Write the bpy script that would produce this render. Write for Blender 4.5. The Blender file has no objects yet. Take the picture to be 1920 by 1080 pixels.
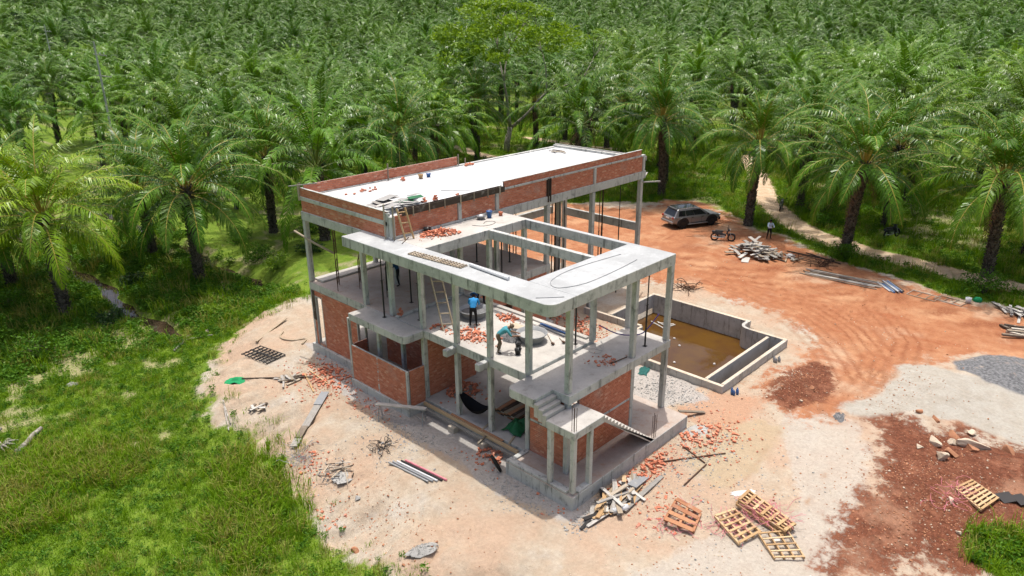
import bpy, bmesh, math, random
import numpy as np
from mathutils import Vector, Matrix, Quaternion

# ------------------------------------------------------------------ camera, sky, sun, exposure
scene = bpy.context.scene
CAM = (-18.414, -14.478, 18.117)
YAW, PIT, ROLL = math.radians(43.8085), math.radians(-20.62), math.radians(-0.428)
cam_d = bpy.data.cameras.new('camera'); cam = bpy.data.objects.new('camera', cam_d)
scene.collection.objects.link(cam); scene.camera = cam
fw = Vector((math.cos(YAW)*math.cos(PIT), math.sin(YAW)*math.cos(PIT), math.sin(PIT)))
rt = Vector((math.sin(YAW), -math.cos(YAW), 0)); up = rt.cross(fw)
r2 = rt*math.cos(ROLL)+up*math.sin(ROLL); u2 = -rt*math.sin(ROLL)+up*math.cos(ROLL)
M = Matrix((r2, u2, -fw)).transposed().to_4x4(); M.translation = CAM
cam.matrix_world = M
cam_d.sensor_width = 36.0; cam_d.lens = 36*1353.5/1920; cam_d.clip_start = 0.1; cam_d.clip_end = 6000

SUN_H = Vector((0.15, 0.125, 1.0)).normalized()       # towards the sun
world = bpy.data.worlds.new('World'); scene.world = world; world.use_nodes = True
wn = world.node_tree; wn.nodes.clear()
sky = wn.nodes.new('ShaderNodeTexSky'); sky.sky_type = 'NISHITA'; sky.sun_disc = False
sky.sun_elevation = math.asin(SUN_H.z); sky.sun_rotation = math.atan2(SUN_H.x, SUN_H.y)
sky.air_density = 0.8; sky.dust_density = 6.0; sky.ozone_density = 0.3
bg = wn.nodes.new('ShaderNodeBackground'); bg.inputs['Strength'].default_value = 0.15
wo = wn.nodes.new('ShaderNodeOutputWorld')
wn.links.new(sky.outputs[0], bg.inputs[0]); wn.links.new(bg.outputs[0], wo.inputs[0])
sun_d = bpy.data.lights.new('sun', 'SUN'); sun_d.energy = 2.9; sun_d.angle = math.radians(0.6); sun_d.color = (1.0, 0.965, 0.9)
sun = bpy.data.objects.new('sun', sun_d); scene.collection.objects.link(sun)
sun.rotation_euler = SUN_H.to_track_quat('Z', 'Y').to_euler(); sun.location = (0, 0, 60)
vs = scene.view_settings
vs.view_transform = 'Standard'; vs.look = 'None'; vs.exposure = 0.34; vs.gamma = 1.0; vs.use_curve_mapping = False
scene.cycles.max_bounces = 6; scene.cycles.diffuse_bounces = 3; scene.cycles.glossy_bounces = 2
scene.cycles.transmission_bounces = 4; scene.cycles.transparent_max_bounces = 6
scene.cycles.use_denoising = True
scene.cycles.caustics_reflective = False; scene.cycles.caustics_refractive = False

rnd = random.Random(7)
COL = scene.collection

# ------------------------------------------------------------------ helpers
class MB:
    def __init__(s): s.v = []; s.f = []; s.m = []
    def add(s, vs_, fs, m=0):
        o = len(s.v); s.v.extend(vs_)
        for f in fs: s.f.append(tuple(i+o for i in f)); s.m.append(m)
    def box(s, c, d, R=None, m=0):
        hx, hy, hz = d[0]/2, d[1]/2, d[2]/2
        pts = [Vector((x, y, z)) for z in (-hz, hz) for y in (-hy, hy) for x in (-hx, hx)]
        if R is not None: pts = [R @ p for p in pts]
        c = Vector(c)
        s.add([tuple(p+c) for p in pts], [(0,2,3,1),(4,5,7,6),(0,1,5,4),(2,6,7,3),(0,4,6,2),(1,3,7,5)], m)
        return s
    def bx(s, x0, x1, y0, y1, z0, z1, m=0):
        return s.box(((x0+x1)/2, (y0+y1)/2, (z0+z1)/2), (x1-x0, y1-y0, z1-z0), None, m)
    def bar(s, p0, p1, w, h, m=0, roll=0.0):
        p0 = Vector(p0); p1 = Vector(p1); d = p1-p0
        q = d.to_track_quat('X', 'Z').to_matrix() @ Matrix.Rotation(roll, 3, 'X')
        return s.box((p0+p1)/2, (d.length, w, h), q, m)
    def prism(s, poly, z0, z1, m=0):
        n = len(poly)
        s.add([(x, y, z0) for x, y in poly]+[(x, y, z1) for x, y in poly],
              [tuple(range(n-1, -1, -1)), tuple(range(n, 2*n))]+[(i, (i+1) % n, n+(i+1) % n, n+i) for i in range(n)], m)
        return s
    def tube(s, pts, r, n=8, m=0, cap=True):
        pts = [Vector(p) for p in pts]; k = len(pts)
        rs = r if isinstance(r, (list, tuple)) else [r]*k
        vs_ = []; ref = None
        for i, p in enumerate(pts):
            t = (pts[min(i+1, k-1)]-pts[max(i-1, 0)])
            t = t.normalized() if t.length > 1e-9 else Vector((0, 0, 1))
            if ref is None: ref = Vector((0, 0, 1)) if abs(t.z) < .9 else Vector((1, 0, 0))
            a = (ref - t*ref.dot(t)).normalized(); b = t.cross(a); ref = a
            for j in range(n):
                th = 2*math.pi*j/n
                vs_.append(tuple(p+(a*math.cos(th)+b*math.sin(th))*rs[i]))
        fs = [(i*n+j, i*n+(j+1) % n, (i+1)*n+(j+1) % n, (i+1)*n+j) for i in range(k-1) for j in range(n)]
        if cap: fs += [tuple(range(n-1, -1, -1)), tuple(range((k-1)*n, k*n))]
        s.add(vs_, fs, m); return s
    def lathe(s, prof, c=(0, 0, 0), n=16, m=0):
        vs_ = [(c[0]+r*math.cos(2*math.pi*j/n), c[1]+r*math.sin(2*math.pi*j/n), c[2]+z) for r, z in prof for j in range(n)]
        k = len(prof)
        s.add(vs_, [(i*n+j, i*n+(j+1) % n, (i+1)*n+(j+1) % n, (i+1)*n+j) for i in range(k-1) for j in range(n)], m); return s
    def mesh(s, name, mats, smooth=False):
        me = bpy.data.meshes.new(name); me.from_pydata(s.v, [], s.f)
        mats = mats if isinstance(mats, (list, tuple)) else [mats]
        for mm in mats: me.materials.append(mm)
        if len(mats) > 1: me.polygons.foreach_set('material_index', s.m)
        if smooth: me.polygons.foreach_set('use_smooth', [True]*len(s.f))
        me.update(); return me
    def build(s, name, mats, parent=None, smooth=False, bevel=0.0):
        o = link(name, s.mesh(name, mats, smooth), parent)
        if bevel:
            b = o.modifiers.new('bevel', 'BEVEL'); b.width = bevel; b.segments = 1; b.limit_method = 'ANGLE'
        return o

def link(name, me, parent=None):
    o = bpy.data.objects.new(name, me); COL.objects.link(o)
    if parent is not None:
        o.parent = parent
        if parent.get('world_built'): o.location = -Vector(parent['world_built'])
    return o
def tag(o, label, cat, group=None, kind=None):
    if label: o['label'] = label
    if cat: o['category'] = cat
    if group: o['group'] = group
    if kind: o['kind'] = kind
    return o
def thing(name, label, cat, loc=(0, 0, 0), rz=0.0, group=None, world=False):
    """Empty at the thing's base; world=True: its parts are written in world coordinates."""
    o = bpy.data.objects.new(name, None); COL.objects.link(o); o.empty_display_size = 0.2
    o.location = loc; o.rotation_euler = (0, 0, rz)
    if world: o['world_built'] = [float(c) for c in loc]
    return tag(o, label, cat, group)
def copy_tree(o, parent=None):
    c = o.copy(); COL.objects.link(c); c.parent = parent
    for ch in o.children: copy_tree(ch, c)
    return c
def R3(rx=0, ry=0, rz=0):
    return Matrix.Rotation(rz, 3, 'Z') @ Matrix.Rotation(ry, 3, 'Y') @ Matrix.Rotation(rx, 3, 'X')

# ------------------------------------------------------------------ materials
class NT:
    def __init__(s, name):
        s.mat = bpy.data.materials.new(name); s.mat.use_nodes = True
        s.t = s.mat.node_tree; s.t.nodes.clear()
        s.out = s.t.nodes.new('ShaderNodeOutputMaterial')
    def n(s, typ, **kw):
        nd = s.t.nodes.new(typ)
        for k, v in kw.items(): setattr(nd, k, v)
        return nd
    def l(s, a, b): s.t.links.new(a, b)
    def pos(s): return s.n('ShaderNodeNewGeometry').outputs['Position']
    def obj(s): return s.n('ShaderNodeTexCoord').outputs['Object']
    def noise(s, vec, scale, detail=4, rough=.55, out=0):
        nd = s.n('ShaderNodeTexNoise'); nd.inputs['Scale'].default_value = scale
        nd.inputs['Detail'].default_value = detail; nd.inputs['Roughness'].default_value = rough
        if vec is not None: s.l(vec, nd.inputs['Vector'])
        return nd.outputs[out]
    def scale(s, vec, v):
        nd = s.n('ShaderNodeMapping'); nd.inputs['Scale'].default_value = v; s.l(vec, nd.inputs['Vector']); return nd.outputs[0]
    def math(s, op, a, b=None, c=None):
        nd = s.n('ShaderNodeMath', operation=op)
        for i, x in enumerate((a, b, c)):
            if x is None: continue
            if isinstance(x, (int, float)): nd.inputs[i].default_value = x
            else: s.l(x, nd.inputs[i])
        return nd.outputs[0]
    def rng(s, v, a, b, c=0.0, d=1.0, smooth=True):
        nd = s.n('ShaderNodeMapRange'); nd.interpolation_type = 'SMOOTHSTEP' if smooth else 'LINEAR'
        nd.inputs[1].default_value = a; nd.inputs[2].default_value = b; nd.inputs[3].default_value = c; nd.inputs[4].default_value = d
        s.l(v, nd.inputs[0]); return nd.outputs[0]
    def mix(s, f, a, b, blend='MIX'):
        nd = s.n('ShaderNodeMix', data_type='RGBA', blend_type=blend)
        for i, x in ((0, f), (6, a), (7, b)):
            if isinstance(x, (int, float)): nd.inputs[i].default_value = x
            elif isinstance(x, (tuple, list)): nd.inputs[i].default_value = (*x[:3], 1)
            else: s.l(x, nd.inputs[i])
        return nd.outputs[2]
    def ramp(s, f, stops):
        nd = s.n('ShaderNodeValToRGB'); e = nd.color_ramp.elements
        while len(e) < len(stops): e.new(0.5)
        for el, (p, c) in zip(e, stops): el.position = p; el.color = (*c, 1)
        s.l(f, nd.inputs[0]); return nd.outputs[0]
    def bump(s, h, strength=.4, dist=.02, nrm=None):
        nd = s.n('ShaderNodeBump'); nd.inputs['Strength'].default_value = strength; nd.inputs['Distance'].default_value = dist
        s.l(h, nd.inputs['Height'])
        if nrm is not None: s.l(nrm, nd.inputs['Normal'])
        return nd.outputs[0]
    def bsdf(s, col, rough=.8, spec=.3, metal=0.0, nrm=None, **kw):
        nd = s.n('ShaderNodeBsdfPrincipled')
        if isinstance(col, (tuple, list)): nd.inputs['Base Color'].default_value = (*col[:3], 1)
        else: s.l(col, nd.inputs['Base Color'])
        if isinstance(rough, (int, float)): nd.inputs['Roughness'].default_value = rough
        else: s.l(rough, nd.inputs['Roughness'])
        nd.inputs['Specular IOR Level'].default_value = spec; nd.inputs['Metallic'].default_value = metal
        if nrm is not None: s.l(nrm, nd.inputs['Normal'])
        for k, v in kw.items(): nd.inputs[k.replace('_', ' ')].default_value = v
        s.l(nd.outputs[0], s.out.inputs[0]); return nd
    def rand(s):
        a = s.n('ShaderNodeObjectInfo').outputs['Random']; b = s.n('ShaderNodeNewGeometry').outputs['Random Per Island']
        return s.math('FRACT', s.math('ADD', a, b))

def simple(name, col, rough=.7, spec=.3, metal=0.0, var=.12, scale=6.0, bump=.0, **kw):
    t = NT(name); p = t.obj(); nz = t.noise(p, scale, 5)
    c = t.mix(nz, tuple(x*(1-var*1.6) for x in col), tuple(min(1, x*(1+var*1.6)) for x in col))
    nrm = t.bump(t.noise(p, scale*4, 4), bump, .01) if bump else None
    t.bsdf(c, rough, spec, metal, nrm, **kw); return t.mat

def concrete(name, base, dark, streak=.6, light=(.6, .6, .57), lightamt=.25):
    t = NT(name); p = t.pos()
    big = t.noise(p, .55, 6, .6); mid = t.noise(p, 2.6, 6, .65); fine = t.noise(p, 22, 4, .6)
    st = t.noise(t.scale(p, (4.5, 4.5, .45)), 1.0, 6, .7)
    c = t.mix(t.rng(big, .32, .68), base, tuple(x*.80 for x in base))
    c = t.mix(t.math('MULTIPLY', t.rng(mid, .52, .72), .6), c, dark)
    c = t.mix(t.math('MULTIPLY', t.rng(st, .53, .66), streak), c, dark)
    c = t.mix(t.math('MULTIPLY', t.rng(mid, .47, .30), lightamt), c, light)
    c = t.mix(.35, c, t.mix(fine, (.25, .25, .24), (.75, .75, .74)), 'OVERLAY')
    h = t.math('ADD', t.math('MULTIPLY', mid, .6), t.math('MULTIPLY', fine, .4))
    t.bsdf(c, .88, .25, 0, t.bump(h, .45, .02)); return t.mat

MAT = {}
MAT['concrete'] = concrete('concrete', (.52, .525, .50), (.13, .135, .125), streak=.8, lightamt=.45)
MAT['floor'] = concrete('floor_screed', (.50, .475, .44), (.30, .27, .24), streak=.0, light=(.62, .60, .56))
MAT['floor_red'] = concrete('floor_dusty', (.46, .39, .34), (.34, .20, .14), streak=.0, light=(.52, .50, .47))
MAT['deck'] = concrete('roof_screed', (.425, .44, .445), (.32, .33, .335), streak=.0, light=(.50, .515, .52), lightamt=.6)
MAT['deck_white'] = concrete('roof_screed_white', (.56, .575, .58), (.47, .48, .485), streak=.0, light=(.62, .635, .64), lightamt=.6)
MAT['poolwall'] = concrete('pool_concrete', (.50, .49, .46), (.15, .135, .11), streak=.7, lightamt=.4)
MAT['poolwall_raw'] = concrete('pool_outer', (.58, .50, .40), (.42, .31, .22), streak=.35, light=(.70, .65, .56))
MAT['mortar'] = concrete('mortar', (.42, .30, .25), (.30, .20, .16), streak=.2)

def brickmat():
    t = NT('clay_brick'); p = t.pos(); r = t.rand()
    c = t.ramp(r, [(0, (.46, .155, .088)), (.3, (.52, .185, .108)), (.62, (.56, .205, .122)), (.88, (.59, .235, .145)), (1, (.64, .34, .23))])
    c = t.mix(t.math('MULTIPLY', t.rng(t.noise(p, 1.1, 5), .52, .75), .5), c, (.50, .34, .28))
    c = t.mix(t.math('MULTIPLY', t.rng(t.noise(p, 9, 4), .55, .75), .35), c, (.20, .055, .035))
    t.bsdf(c, .9, .2, 0, t.bump(t.noise(p, 60, 3), .35, .01)); return t.mat
MAT['brick'] = brickmat()

def woodmat(name, stops, grain=1.0):
    t = NT(name); p = t.obj(); r = t.rand()
    c = t.ramp(r, stops)
    g = t.noise(t.scale(p, (1.5, 14, 14)), 2.0, 5, .6)
    c = t.mix(t.math('MULTIPLY', t.rng(g, .45, .75), .5*grain), c, (.07, .055, .04))
    c = t.mix(t.math('MULTIPLY', t.rng(t.noise(p, 3, 4), .55, .8), .4), c, (.42, .40, .36))
    t.bsdf(c, .85, .2, 0, t.bump(g, .4, .01)); return t.mat
MAT['wood'] = woodmat('weathered_wood', [(0, (.17, .14, .11)), (.35, (.30, .25, .19)), (.7, (.42, .34, .24)), (1, (.50, .46, .40))])
MAT['wood_new'] = woodmat('pallet_wood', [(0, (.38, .24, .12)), (.5, (.50, .33, .17)), (1, (.58, .42, .25))], .6)
MAT['wood_red'] = woodmat('stained_wood', [(0, (.34, .15, .08)), (1, (.46, .24, .13))], .6)
MAT['wood_dark'] = woodmat('dark_wood', [(0, (.045, .035, .028)), (1, (.10, .075, .055))], .6)
MAT['wood_grey'] = woodmat('grey_wood', [(0, (.26, .25, .23)), (.5, (.38, .36, .33)), (1, (.55, .53, .49))])
MAT['steel_black'] = simple('black_steel', (.028, .026, .026), .55, .4, .3)
MAT['steel_rust'] = simple('rusty_steel', (.10, .055, .035), .8, .3, .2, .3, 12)
MAT['steel_grey'] = simple('grey_steel', (.33, .34, .35), .45, .5, .6, .15, 10)
MAT['plastic_black'] = simple('black_plastic', (.018, .018, .02), .45, .4)
MAT['rubber'] = simple('rubber', (.022, .021, .021), .85, .2)
MAT['pvc_white'] = simple('white_pipe', (.62, .63, .64), .4, .4)
MAT['pvc_blue'] = simple('blue_pipe', (.05, .13, .33), .4, .4)
MAT['pvc_grey'] = simple('grey_pipe', (.26, .27, .28), .5, .4)
MAT['purple'] = simple('purple_hose', (.09, .05, .22), .5, .3)
MAT['cloth_green'] = simple('green_net', (.02, .26, .10), .8, .15, var=.25)
MAT['tarp_green'] = simple('dark_green_tarp', (.015, .12, .045), .6, .3, var=.3)
MAT['tarp_blue'] = simple('blue_tarp', (.02, .08, .30), .6, .3, var=.25)
MAT['cloth_black'] = simple('black_cloth', (.012, .012, .014), .85, .1)
MAT['white_stuff'] = simple('white_sheet', (.58, .56, .54), .7, .3)
MAT['cement'] = concrete('cement_spill', (.37, .365, .35), (.22, .22, .21), 0)
MAT['rock'] = concrete('limestone', (.56, .47, .36), (.33, .20, .12), 0, (.68, .62, .52))
MAT['rock_red'] = concrete('laterite_rock', (.42, .20, .11), (.22, .09, .05), 0, (.5, .36, .25))
MAT['pink'] = simple('pink_strapping', (.60, .20, .24), .5, .4, var=.3)
MAT['fishtank'] = simple('teal_cloth', (.02, .10, .09), .7, .2)
MAT['skin'] = simple('skin', (.22, .12, .075), .6, .35)
MAT['hair'] = simple('hair', (.008, .007, .007), .6, .3)
MAT['shirt_blue'] = simple('blue_jacket', (.035, .25, .56), .75, .2, var=.2)
MAT['shirt_teal'] = simple('teal_shirt', (.07, .28, .34), .8, .2, var=.2)
MAT['shirt_navy'] = simple('navy_shirt', (.02, .07, .18), .8, .2, var=.2)
MAT['shirt_pale'] = simple('pale_shirt', (.50, .60, .72), .8, .2)
MAT['trousers_black'] = simple('black_trousers', (.012, .012, .015), .8, .2)
MAT['trousers_tan'] = simple('tan_trousers', (.16, .12, .085), .85, .2)
MAT['boots'] = simple('dark_boots', (.02, .016, .014), .7, .3)

def leafmat(name, c0, c1, trans=.3, rough=.42, spec=.45, varh=True):
    t = NT(name); oi = t.n('ShaderNodeObjectInfo'); g = t.n('ShaderNodeNewGeometry')
    r = t.math('FRACT', t.math('ADD', oi.outputs['Random'], t.math('MULTIPLY', g.outputs['Random Per Island'], .35)))
    nz = t.noise(g.outputs['Position'], .25, 3)
    f = t.math('ADD', t.math('MULTIPLY', r, .65), t.math('MULTIPLY', nz, .35))
    c = t.mix(f, c0, c1)
    c = t.mix(1.0, c, oi.outputs['Color'], 'MULTIPLY')
    pb = t.bsdf(c, rough, spec)
    tr = t.n('ShaderNodeBsdfTranslucent'); t.l(t.mix(1.0, c, (1.25, 1.15, .45), 'MULTIPLY'), tr.inputs[0])
    ms = t.n('ShaderNodeMixShader'); ms.inputs[0].default_value = trans
    t.l(pb.outputs[0], ms.inputs[1]); t.l(tr.outputs[0], ms.inputs[2]); t.l(ms.outputs[0], t.out.inputs[0]); return t.mat
MAT['palm_leaf'] = leafmat('palm_leaf', (.024, .098, .006), (.125, .245, .013), .14, .33, .22)
MAT['rachis'] = simple('palm_rachis', (.34, .27, .05), .5, .4)
MAT['rachis_green'] = simple('palm_rachis_green', (.13, .17, .03), .5, .3)
MAT['palm_dead'] = simple('dead_frond', (.16, .10, .055), .85, .2, var=.3)
MAT['leaf_light'] = leafmat('leaf_light', (.11, .23, .018), (.22, .34, .03), .38, .5, .3)
MAT['leaf_bush'] = leafmat('leaf_bush', (.045, .14, .010), (.11, .23, .020), .3, .55, .15)
MAT['leaf_dark'] = leafmat('leaf_dark', (.018, .055, .014), (.045, .10, .022), .25, .5, .3)
MAT['grass'] = leafmat('grass_blade', (.088, .215, .006), (.22, .35, .014), .34, .6, .12)
MAT['grass_dry'] = leafmat('grass_dry', (.22, .25, .04), (.36, .33, .10), .3, .6, .2)

def bark(name, a, b):
    t = NT(name); p = t.obj()
    n1 = t.noise(t.scale(p, (3, 3, 2)), 1.6, 6, .65); n2 = t.noise(p, 14, 4)
    c = t.mix(t.rng(n1, .38, .62), a, b)
    c = t.mix(t.math('MULTIPLY', t.rng(n2, .5, .7), .4), c, (.30, .28, .25))
    t.bsdf(c, .92, .15, 0, t.bump(n2, .6, .03)); return t.mat
MAT['palm_bark'] = bark('palm_bark', (.035, .028, .022), (.13, .11, .085))
MAT['bark'] = bark('tree_bark', (.22, .19, .15), (.40, .36, .30))
MAT['drift'] = bark('driftwood', (.20, .18, .15), (.42, .40, .36))
# ------------------------------------------------------------------ terrain
def ssn(a, b, t):
    t = np.clip((t-a)/(b-a), 0, 1); return t*t*(3-2*t)
POOL = [(12.62, 0.5), (19.95, 0.5), (19.95, 3.0), (21.15, 3.05), (21.15, 10.1), (16.2, 10.1), (16.2, 7.8), (12.62, 7.8)]
def vnoise(x, y, s, seed):
    x = x*s; y = y*s; xi = np.floor(x); yi = np.floor(y); xf = x-xi; yf = y-yi
    def h(a, b):
        v = np.sin(a*127.1+b*311.7+seed*74.7)*43758.5453; return v-np.floor(v)
    u = xf*xf*(3-2*xf); v = yf*yf*(3-2*yf)
    return (h(xi, yi)*(1-u)+h(xi+1, yi)*u)*(1-v)+(h(xi, yi+1)*(1-u)+h(xi+1, yi+1)*u)*v
def fbm(x, y, s, seed, o=4):
    r = 0; a = .5
    for i in range(o): r = r+a*(vnoise(x, y, s, seed+i)-.5); s = s*2.03; a *= .5
    return r
def sdf(poly, x, y):
    """signed distance, positive inside"""
    d = np.full(x.shape, 1e9); ins = np.zeros(x.shape, bool); n = len(poly)
    for i in range(n):
        ax, ay = poly[i]; bx_, by_ = poly[(i+1) % n]
        ex, ey = bx_-ax, by_-ay; wx, wy = x-ax, y-ay
        t = np.clip((wx*ex+wy*ey)/(ex*ex+ey*ey+1e-9), 0, 1)
        d = np.minimum(d, np.hypot(wx-ex*t, wy-ey*t))
        c = ((ay > y) != (by_ > y)) & (x < (bx_-ax)*(y-ay)/((by_-ay) if abs(by_-ay) > 1e-9 else 1e-9)+ax)
        ins ^= c
    return np.where(ins, d, -d)
def pdist(line, x, y):
    d = np.full(x.shape, 1e9)
    for (ax, ay), (bx_, by_) in zip(line[:-1], line[1:]):
        ex, ey = bx_-ax, by_-ay
        t = np.clip(((x-ax)*ex+(y-ay)*ey)/(ex*ex+ey*ey), 0, 1)
        d = np.minimum(d, np.hypot(x-ax-ex*t, y-ay-ey*t))
    return d
def SCX(y, k):
    return (-2.8+.35*np.sin(y*.45)+.2*np.sin(y*1.3+1)) if k == 0 else (5.8+np.maximum(0, 34-y)*.25+.3*np.sin(y*.5+2)+.2*np.sin(y*1.4))
def Hbase(x, y):
    xx = x-np.maximum(0, y-20)*.8
    h = -.9*ssn(-3.0, -7.4, xx+1.1*np.sin(y*.55)*np.sin(y*.21+1)+.5*np.sin(y*1.3+x*.4))
    h = h-.75*np.exp(-((x-SCX(y, 0))/.95)**2)*ssn(29, 31.5, y)
    h = h-.75*np.exp(-((x-SCX(y, 1))/.9)**2)*ssn(31.5, 34, y)
    h = h+.55*np.exp(-((x-15.3)/1.6)**2-((y+1.9)/1.2)**2)
    h = h+.30*np.exp(-((x-10.5)/3.5)**2-((y+9.0)/2.5)**2)
    h = h+.25*np.exp(-((x-19.0)/3)**2-((y+7.5)/1.5)**2)
    h = h+.22*np.exp(-((x-20.0)/3.2)**2-((y+7.6)/2.2)**2)+.35*np.exp(-((x-25.2)/1.8)**2-((y+10.2)/2.4)**2)
    d = np.hypot(x+18, y+14)
    return h+34*ssn(230, 620, d)
BUILT = [(-.3, -.3), (8.9, -.3), (8.9, 12), (22.8, 12), (22.8, 20.5), (.8, 20.5), (.8, 15), (-.1, 15), (-.1, 9.5), (-.3, 9.5)]
def Hfull(x, y):
    h = Hbase(x, y)
    near = ssn(120, 60, np.hypot(x, y))
    flat = ssn(-.6, .6, -sdf(BUILT, x, y))*near
    xx = x-np.maximum(0, y-20)*.8
    slope = ssn(-2.2, -4.2, xx)*ssn(-9.5, -6.5, xx)
    gul = np.abs(vnoise(x*.35+fbm(x, y, .6, 31)*1.2, y*1.15, 1.0, 5)-.5)
    h = h+flat*.22*fbm(x, y, .8, 61)*ssn(27, 31, y)*ssn(18, 9, x)
    rough_ = 1+1.4*slope
    h = h+flat*(.10*fbm(x, y, .35, 1)+rough_*(.09*fbm(x, y, 1.6, 2)+.065*fbm(x, y, 4.0, 9, 3)))
    h = h-flat*slope*.26*np.maximum(0, .16-gul)/.16
    dk = ssn(-.5, 1.0, np.maximum(sdf(DARK, x, y), sdf(DARK2, x, y)))*flat
    h = h+dk*(.22*fbm(x, y, .9, 41)+.10*fbm(x, y, 4.5, 42))
    # wheel ruts on the red yard
    rd = ssn(0, 2, sdf(RED, x, y))*flat
    r1 = pdist([(37, 20), (30, 10), (24.5, 2), (21.5, -2.5), (19, -5)], x, y)
    r1 = r1+fbm(x, y, .35, 81)*1.6; h = h-rd*.045*np.cos(np.clip(r1*2.2, -9, 9)*2.0)*ssn(4.0, 1.0, r1)*(.5+2*np.abs(fbm(x, y, .3, 82)))
    # pool pit
    h = np.where(sdf(POOL, x, y) > .0, -2.2, h)
    return h
SANDL = [(8, 60), (5.5, 28.6), (2.7, 28.2), (1.7, 29.1), (-1.3, 26.9), (-3.7, 24.3), (-5.4, 21.1), (-6.0, 17.6), (-5.3, 15.7), (-5.7, 13.0), (-6.0, 10.6), (-6.6, 8.8), (-7.0, 6.6), (-6.8, 4.1), (-6.7, 3.2), (-7, -30), (-90, -30), (-90, 60)]
RED = [(37.5, 32.9), (39.9, 28.6), (41.2, 24.0), (45.9, 25.1), (48.1, 22.9), (47.7, 20.5), (43.7, 15.3), (41.8, 12.8), (42.1, 10.4), (38.7, 6.2), (37.4, 2.8), (36.3, -1.3), (34.9, -5.1), (35.2, -6.8), (35.0, -8.7), (34, -14), (26.3, -12.2), (26.7, -8.6), (25.0, -7.4), (22.7, -6.4), (21.7, -5.4), (18.1, -5.5), (14.5, -4.7), (13.0, -3.5), (13.4, -1.9), (14.6, -1.1), (17.5, -0.9), (20.6, -1.2), (23.3, 0.3), (24.4, 2.8), (25.0, 5.7), (25.0, 9.7), (24.3, 12.7), (22, 21.5), (14, 20), (14, 27)]
DARK = [(15.9, -5.9), (16.5, -7.2), (16.0, -8.3), (17.6, -9.2), (16.6, -10.7), (17.6, -14.9), (11.9, -16.8), (9.9, -16.5), (7.2, -12.7), (3.6, -8.8), (6.0, -8.3), (8.0, -7.9), (9.8, -7.9), (12.1, -7.4)]
DARK2 = [(13.5, -1.6), (16.3, -1.1), (19.0, -1.5), (19.1, -2.5), (17.3, -3.3), (14.7, -3.5), (13.3, -2.8)]
WHITE = [(21.7, -5.4), (23.0, -6.3), (22.9, -7.7), (23.3, -9.1), (22.0, -13.0), (17.6, -13.7), (17.6, -10.7), (17.6, -9.2), (16.7, -8.1), (16.4, -7.0), (14.8, -5.3), (15.2, -4.7), (17.8, -5.6)]
GRAV = [(24.3, -7.2), (26.3, -8.2), (27.5, -9.5), (27.4, -14.0), (22.6, -14.0), (22.8, -9.7), (23.0, -8.6), (23.2, -7.7)]
PATH = [(75, 30), (63.8, 23.5), (52.2, 16.7), (46.7, 12.0), (43.5, 7.7), (42.1, 3.7), (41.5, 0.2), (40.8, -3.6), (40.4, -7.7), (40, -20)]
PATH2 = [(54.1, 75.9), (53.7, 66.6), (51.4, 57.9), (51.8, 52.7)]
PATH3 = [(67.3, 64.0), (67.0, 58.1), (66.8, 51.7), (68.0, 46.8)]
GRSTRIP = [(45.1, 16.6), (45.6, 14.6), (43.8, 11.2), (39.7, 6.2), (37.9, 2.2), (36.9, -1.1), (35.4, -4.9), (35.8, -7.0), (35.2, -18.6), (39.4, -17.8), (39.8, -3.9), (40.4, -0.1), (40.9, 3.3), (41.9, 7.1), (44.9, 11.2), (49.1, 15.2)]
GREYPAD = [(-0.9, 12.0), (-0.9, 8.6), (-0.9, 5.2), (-1.1, 2.6), (-.6, -0.6), (0.9, -.5), (1.2, 3.6), (1.2, 10.3), (1.2, 16.2), (1.8, 21), (1.2, 21.3), (0.3, 18.1), (-0.7, 14.6)]
CEMENTR = [(11.8, 5.4), (12.9, 4.2), (12.4, 2.0), (11.4, 1.0), (9.2, 1.8), (8.8, 4.4), (9.0, 9.0), (11.6, 9.0)]
CLEAR = [(-60, -40), (-60, 27), (1, 30), (12, 26), (34, 34), (41, 29), (46, 24), (43, 18), (40, 10), (37, 2), (36, -20), (36, -40)]

def axis(a0, a1, f0, f1, fine, grow, mid0, mid1, midstep):
    c = list(np.arange(f0, f1, fine))
    x = f1; s = fine
    while x < a1:
        c.append(x); s = min(s*grow, midstep) if x < mid1 else s*1.18; x += s
    x = f0; s = fine; pre = []
    while x > a0:
        s = min(s*grow, midstep) if x > mid0 else s*1.18; x -= s; pre.append(x)
    return np.array(pre[::-1]+c)
xs = axis(-900, 1500, -11, 24, .17, 1.05, -30, 70, .75)
ys = axis(-900, 1500, -14, 38, .18, 1.05, -30, 80, .75)
GX, GY = np.meshgrid(xs, ys, indexing='ij')
GZ = Hfull(GX, GY)
nx, ny = GX.shape
gm = bpy.data.meshes.new('ground')
V = np.stack([GX, GY, GZ], -1).reshape(-1, 3)
idx = np.arange(nx*ny).reshape(nx, ny)
F = np.stack([idx[:-1, :-1], idx[1:, :-1], idx[1:, 1:], idx[:-1, 1:]], -1).reshape(-1, 4)
gm.vertices.add(len(V)); gm.vertices.foreach_set('co', V.ravel())
gm.loops.add(F.size); gm.loops.foreach_set('vertex_index', F.ravel())
gm.polygons.add(len(F)); gm.polygons.foreach_set('loop_start', np.arange(0, F.size, 4)); gm.polygons.foreach_set('loop_total', np.full(len(F), 4))
gm.polygons.foreach_set('use_smooth', np.ones(len(F), bool)); gm.update(calc_edges=True)
gx, gy = V[:, 0], V[:, 1]
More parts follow.
